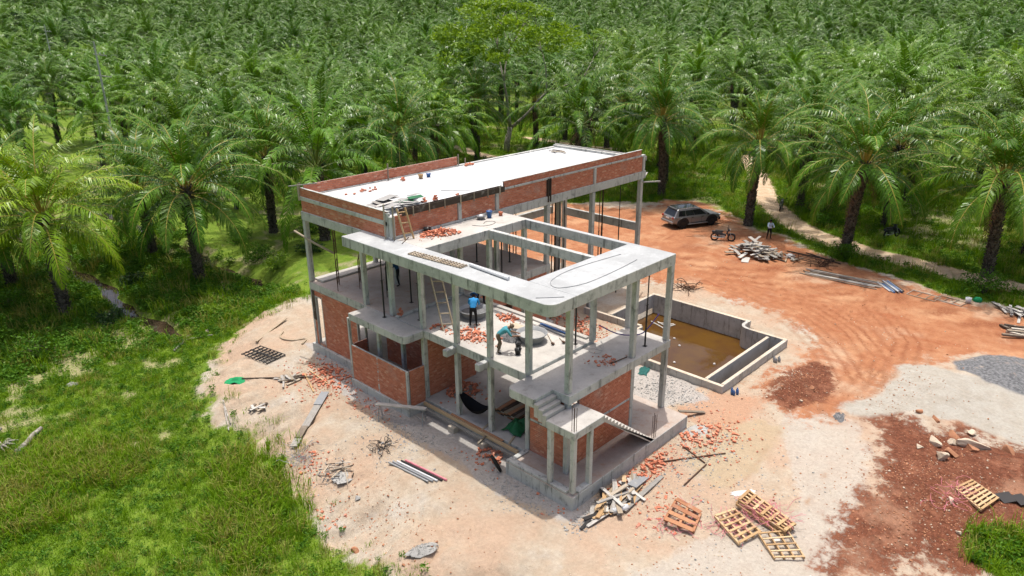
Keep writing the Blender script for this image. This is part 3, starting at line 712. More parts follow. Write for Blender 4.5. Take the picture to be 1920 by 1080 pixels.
# ------------------------------------------------------------------ vegetation
nr = np.random.RandomState(11)
def unit(v): return v/np.maximum(np.linalg.norm(v, axis=-1, keepdims=True), 1e-9)
def frond(elev, bend, L, nl, seed, leafw=.042, leafl=1.0, twist=0.0):
    """arching feather leaf growing along +x; returns verts, faces, material ids"""
    r = np.random.RandomState(seed)
    K = 14; s = np.linspace(0, 1, K)
    ang = elev-bend*s**1.25
    st = L/(K-1)
    px = np.concatenate([[0], np.cumsum(np.cos(ang[:-1])*st)]); pz = np.concatenate([[0], np.cumsum(np.sin(ang[:-1])*st)])
    py = twist*s**2*L*.25
    V = []; F = []; Mt = []
    rad = .055*(1-s*.9)
    for i in range(K):
        t = np.array([math.cos(ang[i]), 0, math.sin(ang[i])]); u = np.array([-t[2], 0, t[0]]); b = np.array([0, 1, 0])
        p = np.array([px[i], py[i], pz[i]])
        V += [p+b*rad[i], p+u*rad[i]*.7, p-b*rad[i]]
    for i in range(K-1):
        a = i*3
        F += [(a, a+3, a+4, a+1), (a+1, a+4, a+5, a+2)]; Mt += [1, 1]
    for side in (-1, 1):
        for k in range(nl):
            q = .16+.83*(k+r.rand()*.8)/nl
            an = elev-bend*q**1.25
            x = np.interp(q, s, px); y = np.interp(q, s, py); z = np.interp(q, s, pz)
            T = np.array([math.cos(an), 0, math.sin(an)]); U = np.array([-T[2], 0, T[0]]); B = np.array([0, side, 0.])
            phi = math.radians(66-36*q+r.randn()*4); lam = math.radians(r.uniform(-14, 22))
            d = math.cos(phi)*T+math.sin(phi)*(B*math.cos(lam)+U*math.sin(lam))
            ll = leafl*(math.sin(math.pi*min(1, .12+q*.9))**.6)*r.uniform(.85, 1.1)
            p0 = np.array([x, y, z]); p1 = p0+d*ll*.5
            d2 = d+np.array([0, 0, -1.0])*r.uniform(.7, 1.25); d2 /= np.linalg.norm(d2)
            p2 = p1+d2*ll*.5
            w = T-d*np.dot(T, d); w = w/max(1e-6, np.linalg.norm(w))*leafw*(1-.35*q)
            o = len(V)
            V += [p0-w*.5, p0+w*.5, p1-w, p1+w, p2]
            F += [(o, o+2, o+3, o+1), (o+2, o+4, o+3)]; Mt += [0, 0]
    return np.array(V), F, Mt
def frond_params(a, r):
    """a: 0 youngest (upright) .. 1 oldest (hanging)"""
    elev = math.radians(88-92*a**1.2+r.uniform(-7, 7)); bend = math.radians(62+44*math.sin(math.pi*min(1, a*.75+.05))+r.uniform(-12, 16))
    L = (5.9+1.8*math.sin(math.pi*min(1, .15+.8*a)))*r.uniform(.92, 1.08)
    return elev, bend, L
def mesh_from(V, F, Mt, name, mats):
    me = bpy.data.meshes.new(name); me.from_pydata([tuple(v) for v in V], [], F)
    for m_ in mats: me.materials.append(m_)
    me.polygons.foreach_set('material_index', Mt); me.update(); return me
GA = 2.39996
def crown_mesh(seed, nf, nl, leafw, spread=1.0):
    r = random.Random(seed); AV = []; AF = []; AM = []; off = 0
    for i in range(nf):
        a = ((i+.5)/nf)**.85
        e, b, L = frond_params(a, r)
        V, F, Mt = frond(e, b, L*spread, nl, seed*100+i, leafw, 1.0, r.uniform(-.5, .5))
        th = i*GA+r.uniform(-.25, .25); c, s = math.cos(th), math.sin(th)
        base = .12+.16*a
        X = V[:, 0]+base; Y = V[:, 1]
        W = np.stack([X*c-Y*s, X*s+Y*c, V[:, 2]+.75-.85*a], -1)
        AV.append(W); AF += [tuple(k+off for k in f) for f in F]; AM += Mt; off += len(W)
    for i in range(3):      # dead fronds hanging on the stem
        V, F, Mt = frond(math.radians(-35), math.radians(55), 3.6, 12, seed*77+i, .03, .5)
        th = r.uniform(0, 6.28); c, s = math.cos(th), math.sin(th); X = V[:, 0]+.3; Y = V[:, 1]
        AV.append(np.stack([X*c-Y*s, X*s+Y*c, V[:, 2]-.35], -1)); AF += [tuple(k+off for k in f) for f in F]; AM += [2]*len(F); off += len(V)
    return mesh_from(np.concatenate(AV), AF, AM, 'crown', [MAT['palm_leaf'], MAT['rachis_green'], MAT['palm_dead']])
def trunk_mesh(seed, h, r0=.40):
    r = random.Random(seed); m = MB(); n = 14; K = 22
    lean = (r.uniform(-.35, .35), r.uniform(-.35, .35))
    pts = [(lean[0]*(k/K)**2, lean[1]*(k/K)**2, h*k/K-.3*(k == 0)) for k in range(K+1)]
    rs = [r0*(1.18 if k == 0 else 1.06 if k == 1 else .90+.10*math.sin(k*1.7)+(.20*max(0, (k/K-.75)*4))) for k in range(K+1)]
    m.tube(pts, rs, n)
    # old leaf bases in a spiral
    nb = int(h*26)
    for i in range(nb):
        t = (i+.5)/nb; th = i*GA; z = h*t
        rr = r0*(.95+.22*max(0, (t-.75)*4))
        cx, cy = lean[0]*t*t, lean[1]*t*t
        R = R3(0, 0, th) @ R3(0, math.radians(-52+r.uniform(-14, 14)), 0)
        m.box((cx+math.cos(th)*rr, cy+math.sin(th)*rr, z), (r.uniform(.16, .30), .15, .055), R)
    return m.mesh('trunk', MAT['palm_bark']), lean
FM = [MAT['palm_leaf'], MAT['rachis']]
CROWNS = [crown_mesh(100+i, (26, 32, 28, 34, 26, 30, 32, 24, 28)[i], 50, .062, (.95, 1.1, 1.0, 1.12, .9, 1.05, .98, 1.08, 1.15)[i]) for i in range(9)]
TRUNKS = [trunk_mesh(200+i, h) for i, h in enumerate((5.4, 6.2, 7.0, 7.6))]
FROND_LIB = []
_r = random.Random(5)
for i in range(14):
    a = (i+.5)/14; e, b, L = frond_params(a, _r); V, F, Mt = frond(e, b, L, 58, 900+i, .044, 1.2, _r.uniform(-.4, .4))
    FROND_LIB.append(mesh_from(V, F, Mt, 'frond', FM))
Vd, Fd, Md = frond(math.radians(-40), math.radians(50), 3.8, 16, 999, .03, .55); DEAD_FROND = mesh_from(Vd, Fd, [0]*len(Fd), 'dead_frond', [MAT['palm_dead']])
hb = MB(); hr = random.Random(3)
for i in range(46):
    th = i*GA; t = i/46
    hb.box((math.cos(th)*.28, math.sin(th)*.28, .55-.9*t), (.42, .12, .09), R3(0, 0, th) @ R3(0, math.radians(-62+45*t), 0))
hb.lathe([(.05, .7), (.26, .5), (.38, .1), (.40, -.3), (.28, -.6)], n=10)
HEART = hb.mesh('crown_heart', MAT['palm_bark'])

def near_palm(x, y, h, label, seed, n=38, tint=(1, 1, 1), spread=1.0, name='oil_palm', extra_dead=3):
    r = random.Random(seed); z = gz(x, y)-.05
    t = thing(name, label, 'palm tree', (x, y, z), r.uniform(0, 6.28), 'oil palms round the clearing')
    me, lean = trunk_mesh(seed+5000, h); link('trunk', me, t)
    c = link('crown', HEART, t); c.location = (lean[0], lean[1], h)
    for i in range(n):
        a = ((i+.5)/n)**.82; f = link('frond', FROND_LIB[min(13, int(a*14))], c)
        th = i*GA+r.uniform(-.25, .25); base = .12+.16*a
        f.location = (math.cos(th)*base, math.sin(th)*base, .75-.85*a)
        f.rotation_euler = (r.uniform(-.15, .15), r.uniform(-.10, .10), th); s = spread*r.uniform(.92, 1.08); f.scale = (s, s, s)
        q = r.uniform(.85, 1.15); f.color = (tint[0]*q, tint[1]*q, tint[2]*q, 1)
    for i in range(extra_dead):
        f = link('dead_frond', DEAD_FROND, c); th = r.uniform(0, 6.28)
        f.location = (math.cos(th)*.3, math.sin(th)*.3, -.4); f.rotation_euler = (0, 0, th)
    return t
Y_ = (2.3, 1.65, .8)
NEAR = [
 (-6.5, 39.5, 6.6, 'yellowish oil palm leaning over the stream at the far left', 1, Y_, 1.05),
 (2.75, 39.2, 6.9, 'dark oil palm with a patterned trunk standing between the two ditches', 2, (1, 1, 1), 1.08),
 (2.9, 48.6, 5.2, 'short oil palm just behind the one between the ditches', 3, (.9, .95, .9), 1.0),
 (13.6, 47.5, 6.6, 'oil palm behind the left end of the house roof', 4, (1, 1, 1), 1.05),
 (-7.5, 48.6, 5.4, 'oil palm with dead hanging fronds at the far left edge', 5, (1.2, 1.1, .9), 1.0),
 (26.9, 44.5, 6.6, 'oil palm rising directly behind the brick roof parapet', 6, (.85, .92, .9), 1.05),
 (42.9, 14.2, 7.2, 'oil palm with a bare trunk beside the parked motorcycle and car', 7, (1, 1, 1), 1.0),
 (39.9, 4.4, 7.0, 'oil palm with vines at its foot between sandy path and red yard', 8, (1.05, 1.05, .95), 1.05),
 (41.7, -5.1, 6.6, 'oil palm with a leafy bush round its base at the right', 9, (1.15, 1.08, .9), 1.08),
 (46.9, 26.1, 7.8, 'tall oil palm just beyond the parked car', 10, (.9, .95, .9), 1.08),
 (50.7, 4.8, 6.8, 'oil palm beside the motorcycle parked on the grass', 11, (1, 1, 1), 1.05),
 (52.0, 13.3, 6.8, 'oil palm behind the motorcycle on the sandy path', 12, (.95, 1, .95), 1.05),
 (49.6, -6.2, 6.6, 'oil palm cut by the right edge of the picture', 13, (1, 1, .95), 1.05),
 (48.7, 56.2, 7.0, 'dark-trunked oil palm left of the forked pale tree', 14, (.9, .95, .9), 1.0),
 (61.8, 57.3, 6.0, 'oil palm with brown dead skirt right behind the forked tree', 15, (.95, .98, .9), .95),
 (68.0, 49.0, 7.0, 'oil palm over the far end of the roof, left of a pair', 16, (1, 1, 1), 1.0),
 (61.0, 41.6, 7.0, 'oil palm over the far end of the roof, right of a pair', 17, (1, 1, .95), 1.0),
]
for (x, y, h, lb, sd, tint, sp) in NEAR: near_palm(x, y, h, lb, sd, 38 if sd < 14 else 34, tint, sp, extra_dead=6 if sd in (5, 15) else 3)

def in_view(x, y, zt=8.0, marg=1.12):
    d = Vector((x, y, zt))-Vector(CAM); zc = d.dot(fw)
    if zc < 5: return False
    return abs(d.dot(r2)/zc) < .7093*marg+9/zc and d.dot(u2)/zc < .42
PALMS = []
pr_ = random.Random(77)
i0 = 0
for i in range(-70, 80):
    for j in range(-70, 80):
        x = 42.5+9.4*i+pr_.uniform(-1.5, 1.5); y = 5+9.6*j+pr_.uniform(-1.5, 1.5)+(4.65 if i % 2 else 0)
        d = math.hypot(x+18, y+14); k0 = pr_.random()
        if d > 560 or not in_view(x, y): continue
        if float(sdf(CLEAR, np.array([x]), np.array([y]))[0]) > -4.0: continue
        if any((x-q[0])**2+(y-q[1])**2 < 6.3**2 for q in NEAR): continue
        _t = ((x-55.7)*-.717+(y-57.5)*-.697); _l = abs((x-55.7)*.697-(y-57.5)*.717)
        if (-3 < _t < 24 and _l < 5.0) or (x-55.7)**2+(y-57.5)**2 < 5**2 or float(pdist(PATH, np.array([x]), np.array([y]))[0]) < 2.5: continue
        _t = (14.8-x)*.302+(90.4-y)*.953; _l = abs((14.8-x)*.953-(90.4-y)*.302)
        if -3 < _t < 22 and _l < 4.5: continue
        if any(abs(x-cx) < 1.8 and y0 < y < 70 for cx, y0 in ((-2.8, 29), (5.9, 31))): continue
        if k0 < (.08 if d < 110 else .34): continue
        PALMS.append((d, x, y))
PALMS.sort()
for k, (d, x, y) in enumerate(PALMS[:280]):
    r = random.Random(k*13+1); tm, lean = TRUNKS[r.randrange(4)]; h = max(v.co.z for v in tm.vertices)-.15 if False else (5.4, 6.2, 7.0, 7.6)[[t[0] for t in TRUNKS].index(tm)]
    t = thing('oil_palm', 'oil palm within the dense plantation surrounding the clearing', 'palm tree', (x, y, gz(x, y)-.1), r.uniform(0, 6.28), 'plantation palms')
    s = r.uniform(.84, 1.24); t.scale = (s, s, s)
    link('trunk', tm, t); c = link('crown', CROWNS[r.randrange(9)], t); c.location = (lean[0], lean[1], h)
    q = r.uniform(.7, 1.3); yv = r.uniform(1.0, 1.6) if r.random() < .4 else 1.0; c.color = (q*yv, q*(1+.5*(yv-1)), q*.95, 1)

# far plantation and undergrowth: instanced masses
def scatter(name, pts, sources, label, cat):
    """pts rows: x,y,z,rx,ry,rz,scale,idx"""
    pts = np.array(pts, float); me = bpy.data.meshes.new(name); me.from_pydata(pts[:, :3].tolist(), [], [])
    a = me.attributes.new('rot', 'FLOAT_VECTOR', 'POINT'); a.data.foreach_set('vector', pts[:, 3:6].astype(np.float32).ravel())
    a = me.attributes.new('scl', 'FLOAT', 'POINT'); a.data.foreach_set('value', pts[:, 6].astype(np.float32))
    a = me.attributes.new('pick', 'INT', 'POINT'); a.data.foreach_set('value', pts[:, 7].astype(np.int32))
    col = bpy.data.collections.new(name+'_sources')
    for i, (sm, tint) in enumerate(sources):
        so = bpy.data.objects.new('%s_%02d' % (name, i), sm); so.color = (*tint, 1); col.objects.link(so)
    ng = bpy.data.node_groups.new(name, 'GeometryNodeTree')
    ng.interface.new_socket('Geometry', in_out='INPUT', socket_type='NodeSocketGeometry'); ng.interface.new_socket('Geometry', in_out='OUTPUT', socket_type='NodeSocketGeometry')
    N_ = ng.nodes; gi = N_.new('NodeGroupInput'); go = N_.new('NodeGroupOutput')
    ip = N_.new('GeometryNodeInstanceOnPoints'); ci = N_.new('GeometryNodeCollectionInfo'); ci.inputs[0].default_value = col
    ci.inputs['Separate Children'].default_value = True; ci.inputs['Reset Children'].default_value = True
    def na(nm, dt):
        q = N_.new('GeometryNodeInputNamedAttribute'); q.data_type = dt; q.inputs[0].default_value = nm; return q.outputs[0]
    L_ = ng.links.new
    L_(gi.outputs[0], ip.inputs['Points']); L_(ci.outputs[0], ip.inputs['Instance']); ip.inputs['Pick Instance'].default_value = True
    L_(na('pick', 'INT'), ip.inputs['Instance Index']); L_(na('rot', 'FLOAT_VECTOR'), ip.inputs['Rotation']); L_(na('scl', 'FLOAT'), ip.inputs['Scale'])
    L_(ip.outputs[0], go.inputs[0])
    o = link(name, me); md = o.modifiers.new('scatter', 'NODES'); md.node_group = ng
    return tag(o, label, cat, None, 'stuff')
far = PALMS[280:]
if far:
    fx = np.array([p[1] for p in far]); fy = np.array([p[2] for p in far]); fz = Hfull(fx, fy)
    sc = nr.uniform(1.0, 1.55, len(far)); hh = nr.uniform(4.8, 8.2, len(far))
    tints = [(.95, 1, .9), (1.2, 1.15, .95), (1.5, 1.3, .9), (1.05, 1.05, .95), (1.3, 1.2, .9), (.8, .9, .85), (1.1, 1.1, .9), (1.45, 1.3, .9), (.9, 1, .9)]
    pts = np.stack([fx, fy, fz+hh*sc, 0*fx, 0*fx, nr.uniform(0, 6.28, len(far)), sc, nr.randint(0, 9, len(far))], -1)
    scatter('plantation_palms', pts, [(CROWNS[i], tints[i]) for i in range(9)], 'far oil palms merging into one green canopy', 'plantation')
    pts2 = pts.copy(); pts2[:, 2] = fz-.2; pts2[:, 6] = hh/7.0; pts2[:, 7] = 0
    scatter('plantation_trunks', pts2[:400], [(TRUNKS[2][0], (1, 1, 1))], 'trunks of the far oil palms', 'plantation')

# leafy things
def leaf_cloud(m, ctr, rad, n, size, r, mi=0, flat=.8):
    for _ in range(n):
        while True:
            p = Vector((r.uniform(-1, 1), r.uniform(-1, 1), r.uniform(-1, 1)))
            if .25 < p.length < 1: break
        p = Vector((p.x*rad[0], p.y*rad[1], p.z*rad[2]))+Vector(ctr)
        s = size*r.uniform(.6, 1.3); q = Quaternion((r.gauss(0, 1), r.gauss(0, 1), r.gauss(0, 1), r.gauss(0, 1))).normalized()
        a = q @ Vector((s, 0, 0)); b = q @ Vector((0, s*.5, 0)); a.z *= flat; b.z *= flat
        m.add([tuple(p-a), tuple(p+b*.9), tuple(p+a), tuple(p-b*.9)], [(0, 1, 2, 3)], mi)
def big_tree(x, y, label, H=20, R=10, seed=1, trunk=True, leafm='leaf_light', dens=1.0, name='broadleaf_tree'):
    r = random.Random(seed); t = thing(name, label, 'tree', (x, y, gz(x, y)-.1), 0)
    if trunk:
        m = MB()
        def limb(p, d, L, rad, lvl):
            pts = [p]; q = Vector(p); dd = Vector(d).normalized()
            for k in range(5):
                dd = (dd+Vector((r.uniform(-.16, .16), r.uniform(-.16, .16), r.uniform(-.02, .14)))).normalized(); q = q+dd*L/5; pts.append(tuple(q))
            m.tube(pts, [rad*(1-.11*k) for k in range(6)], 8 if lvl < 2 else 5)
            if lvl < 3:
                for _ in range(3 if lvl else 2):
                    nd = dd+Vector((r.uniform(-.8, .8), r.uniform(-.8, .8), r.uniform(-.1, .5)))
                    limb(tuple(q), nd, L*.72, rad*.5, lvl+1)
        m.tube([(0, 0, -.3), (.1, -.05, 1.5), (.5, -.3, 3.6)], [.52, .42, .36], 10)
        limb((.5, -.3, 3.5), (-.12, .14, 1), H*.32, .27, 0); limb((.5, -.3, 3.4), (.55, -.5, .62), H*.34, .24, 0)
        m.build('trunk', MAT['bark'], t, smooth=True)
    m = MB()
    for i in range(int(85*dens)):
        th = r.uniform(0, 6.28); ph = r.uniform(-.15, 1.0); rr = math.sqrt(max(0, 1-ph*ph))*r.uniform(.55, 1)
        c = (math.cos(th)*rr*R, math.sin(th)*rr*R, H*.66+ph*H*.30)
        s = r.uniform(.8, 1.9); leaf_cloud(m, c, (s*1.15, s*1.15, s*.5), 90, .32, r)
    m.build('crown', MAT[leafm], t)
    return t
big_tree(55.7, 57.5, 'tall pale-limbed forked tree with light green crown behind the roof', 21, 10.5, 4)
for k, (x, y, lb) in enumerate(((20, 262, 'leftmost'), (36, 268, 'second from the left'), (52, 258, 'third from the left'), (70, 280, 'fourth from the left'), (30, 292, 'rearmost, left'), (58, 300, 'rearmost, right'))):
    big_tree(x, y, 'dark broadleaf tree on the far hill at the top left, '+lb, 17, 9, 40+k, False, 'leaf_dark', .45)
big_tree(150, 112, 'rounded light green tree crown rising from the far plantation', 15, 6, 9, dens=.55)

def bush(x, y, s, label, seed, mat='leaf_bush', h=1.0, size=.11, n=900):
    r = random.Random(seed); t = thing('bush', label, 'bush', (x, y, gz(x, y)-.05), 0, 'bushes at the plantation edge')
    m = MB()
    for i in range(9): m.tube([(0, 0, 0), (r.uniform(-.4, .4)*s, r.uniform(-.4, .4)*s, .5*s*h), (r.uniform(-.8, .8)*s, r.uniform(-.8, .8)*s, s*h*r.uniform(.8, 1.2))], [.03, .02, .008], 5)
    m.build('stem', MAT['palm_bark'], t)
    m = MB()
    for i in range(14): leaf_cloud(m, (r.uniform(-.75, .75)*s, r.uniform(-.75, .75)*s, r.uniform(.25, 1.05)*s*h), (.5*s, .5*s, .38*s*h), n//14, size, r)
    m.build('foliage', MAT[mat], t); return t
for i, a in enumerate([
 (37.3, -5.9, 1.5, 'dense green bush wrapping the foot of the right-hand palm', 'leaf_bush', 1.0),
 (38.6, 3.9, 1.0, 'small climbing shrub at the palm foot by the red yard', 'leaf_bush', 1.3),
 (49.5, 10.6, 2.0, 'tall leafy shrub between sandy path and palms', 'leaf_bush', 1.2),
 (47.2, 9.0, 1.3, 'low leafy shrub in front of the taller one by the path', 'leaf_bush', .8),
 (16.2, 52.8, 2.6, 'big light green shrub behind the left roof corner', 'leaf_light', 1.1),
 (19.5, 48.6, 1.8, 'rounded dark shrub behind the first-floor slab', 'leaf_bush', .9),
 (.6, 32.2, .8, 'bright low shrub at the end of the stream', 'leaf_light', .7),
 (7.8, 36.4, 1.0, 'small leafy shrub on the bank of the nearer ditch', 'leaf_light', .9),
 (-9.8, 33.0, 1.6, 'broad dark shrub by the yellowish palm trunk', 'leaf_bush', .9),
 (56.0, 4.0, 2.0, 'round shrub standing behind the grass motorcycle', 'leaf_bush', 1.0),
 (33.0, 42.0, 2.4, 'thick shrub seen through the open bay of the house', 'leaf_bush', 1.1),
 (27.5, 37.0, 1.9, 'shrub below the house roof at the back', 'leaf_light', 1.0),
 (40.2, 33.5, 1.7, 'shrub behind the open bay columns near the yard', 'leaf_bush', 1.1)]):
    bush(a[0], a[1], a[2], a[3], 300+i, a[4], a[5])
for i, (x, y, s, lb) in enumerate(((-11.5, 37.5, 1.5, 'left of the yellowish palm'), (-4.8, 35.6, .9, 'on the stream bank before the yellowish palm'), (-.4, 36.0, .8, 'on the right stream bank'), (8.6, 41.0, 1.3, 'beyond the nearer ditch'), (11.0, 37.0, 1.1, 'right of the nearer ditch'), (14.5, 42.0, 1.5, 'left of the house beneath the palms'), (-9.0, 43.5, 1.6, 'in the palm shade at the far left'), (5.0, 44.0, 1.2, 'between the ditches in the palm shade'), (18.0, 40.0, 1.6, 'close behind the left house corner'), (9.5, 46.5, 1.4, 'deep under the left palms'), (-1.0, 42.5, 1.0, 'beside the stream in the palm shade'))):
    bush(x, y, s, 'low green shrub '+lb, 340+i, ('leaf_bush', 'leaf_dark', 'leaf_bush')[i % 3], .8)

# grass
def tuft(seed, n, h, spread, w, mat, lean=.5, leafy=False):
    r = random.Random(seed); m = MB()
    for _ in range(n):
        x, y = r.gauss(0, spread), r.gauss(0, spread); th = r.uniform(0, 6.28); hh = h*r.uniform(.5, 1.15); ln = lean*r.uniform(.2, 1.2)*hh
        dx, dy = math.cos(th), math.sin(th); wx, wy = -dy*w, dx*w
        p1 = (x+dx*ln*.35, y+dy*ln*.35, hh*.6); p2 = (x+dx*ln, y+dy*ln, hh*(.95 if ln < hh*.6 else .75))
        m.add([(x-wx, y-wy, -.03), (x+wx, y+wy, -.03), (p1[0]+wx*.8, p1[1]+wy*.8, p1[2]), (p1[0]-wx*.8, p1[1]-wy*.8, p1[2]), p2], [(0, 1, 2, 3), (3, 2, 4)])
    return m.mesh('grass_tuft', mat)
def weed(seed, n, h, spread, size, mat):
    r = random.Random(seed); m = MB(); leaf_cloud(m, (0, 0, h*.55), (spread, spread, h*.5), n, size, r); return m.mesh('weed', mat)
T_SHORT = [tuft(1+i, 26, .17, .16, .010, MAT['grass'], .9) for i in range(3)]
T_TALL = [tuft(11+i, 22, .62, .20, .012, MAT['grass'], .65) for i in range(3)]
T_DRY = [tuft(21+i, 26, .6, .18, .010, MAT['grass_dry'], .7) for i in range(2)]
T_WEED = [weed(31+i, 40, .30, .22, .065, MAT['leaf_bush']) for i in range(2)]+[weed(41, 36, .22, .25, .05, MAT['leaf_light'])]
SRC = [(m_, t_) for m_, t_ in zip(T_SHORT+T_TALL+T_DRY+T_WEED, [(1, 1, 1), (.85, .95, .9), (1.1, 1.05, .9), (1, 1, 1), (1.1, 1.02, .8), (1.3, 1.1, .9), (1, 1, 1), (1.1, .95, .9), (1, 1, 1), (.8, .9, .9), (1, 1, 1)])]
def sprinkle(x0, x1, y0, y1, dens, fn, minview=1.05):
    n = int((x1-x0)*(y1-y0)*dens); x = nr.uniform(x0, x1, n); y = nr.uniform(y0, y1, n)
    d = np.stack([x-CAM[0], y-CAM[1], 0*x-CAM[2]], -1); zc = d @ np.array(fw); ok = (zc > 5) & (np.abs(d @ np.array(r2)) < zc*.7093*minview+1.5) & (d @ np.array(u2) > -zc*.42)
    x, y = x[ok], y[ok]; wob_ = fbm(x, y, .5, 11)*2.4+fbm(x, y, 2.2, 12)*.7
    k, s = fn(x, y, wob_)
    ok = k >= 0; x, y, k, s = x[ok], y[ok], k[ok], s[ok]
    return np.stack([x, y, Hfull(x, y), nr.uniform(-.15, .15, len(x)), nr.uniform(-.15, .15, len(x)), nr.uniform(0, 6.28, len(x)), s, k], -1)
def kinds(tall, weedp, dryp, n):
    u = nr.rand(n); k = nr.randint(0, 3, n)
    k = np.where(u < tall, 3+nr.randint(0, 3, n), k); k = np.where((u >= tall) & (u < tall+dryp), 6+nr.randint(0, 2, n), k)
    k = np.where((u >= tall+dryp) & (u < tall+dryp+weedp), 8+nr.randint(0, 3, n), k); return k
def stream_free(x, y): return ~(((np.abs(x-SCX(y, 0)) < .85) & (y > 30)) | ((np.abs(x-SCX(y, 1)) < .75) & (y > 32)))
def left_fn(x, y, wb):
    ins = sdf(SANDL, x, y)+wb*.6+fbm(x, y, 1.8, 83)*1.1; n = len(x)
    reed = ssn(-.02, .12, fbm(x, y, .16, 55)+.10*np.exp(-((x+9.5)/3.0)**2-((y-10)/6.0)**2)+.02)
    thin = ssn(.15, .27, fbm(x, y, .22, 21)+fbm(x, y, .9, 22)*.6-.3*ssn(21, 13, y)*ssn(5, -2, x))
    reed = reed*ssn(31, 24, y)
    far_ = ssn(27, 33, y); k = kinds(.32*reed+.03, .22+.45*far_, .16*reed+.03, n)
    keep = (ins > -1.5) & stream_free(x, y) & (nr.rand(n) > thin*.85) & (nr.rand(n) < np.where(ins > 0, ssn(-.1, 1.2, ins)*.75+.25, .10*ssn(-1.6, -.1, ins)))
    s = nr.uniform(.6, 1.45, n)*(.75+.30*reed+.7*far_)
    return np.where(keep, k, -1), s
G1 = sprinkle(-24, 10, -8, 34, 34, left_fn)
G2 = sprinkle(-24, 22, 34, 62, 18, left_fn)
def right_fn(x, y, wb):
    n = len(x); st = sdf(GRSTRIP, x, y)+wb*.4; out = -sdf(CLEAR, x, y)+wb*1.0
    red = sdf(RED, x, y); pth = np.minimum.reduce([pdist(PATH, x, y), pdist(PATH2, x, y), pdist(PATH3, x, y)])+wb*.4
    br = 1.5-np.hypot(x-8.6, y+13.2)+wb*.3
    thin = ssn(.15, .27, fbm(x, y, .22, 21)+fbm(x, y, .9, 22)*.6)
    keep = ((st > 0) | ((out > .3) & (red < -.4)) | (br > 0)) & (pth > 1.35) & (np.hypot(x-47.6, y-3.3) > 1.5) & (np.hypot(x-50.5, y-14.6) > 1.5) & (np.hypot(x-40.2, y-10.9) > 1.0) & (nr.rand(n) > thin*.75)
    return np.where(keep, kinds(.10, .28, .04, n), -1), nr.uniform(.8, 1.5, n)
G3 = sprinkle(34, 80, -20, 40, 13, right_fn)
G4 = sprinkle(20, 90, 34, 90, 4.5, right_fn)
G5 = sprinkle(6, 12, -15, -11, 40, right_fn)
scatter('grass', np.concatenate([G1, G2, G3, G4, G5]), SRC, 'rough grass, reeds and weeds growing round the building site', 'grass')
print('grass', len(G1), len(G2), len(G3), len(G4), 'palms', len(PALMS))
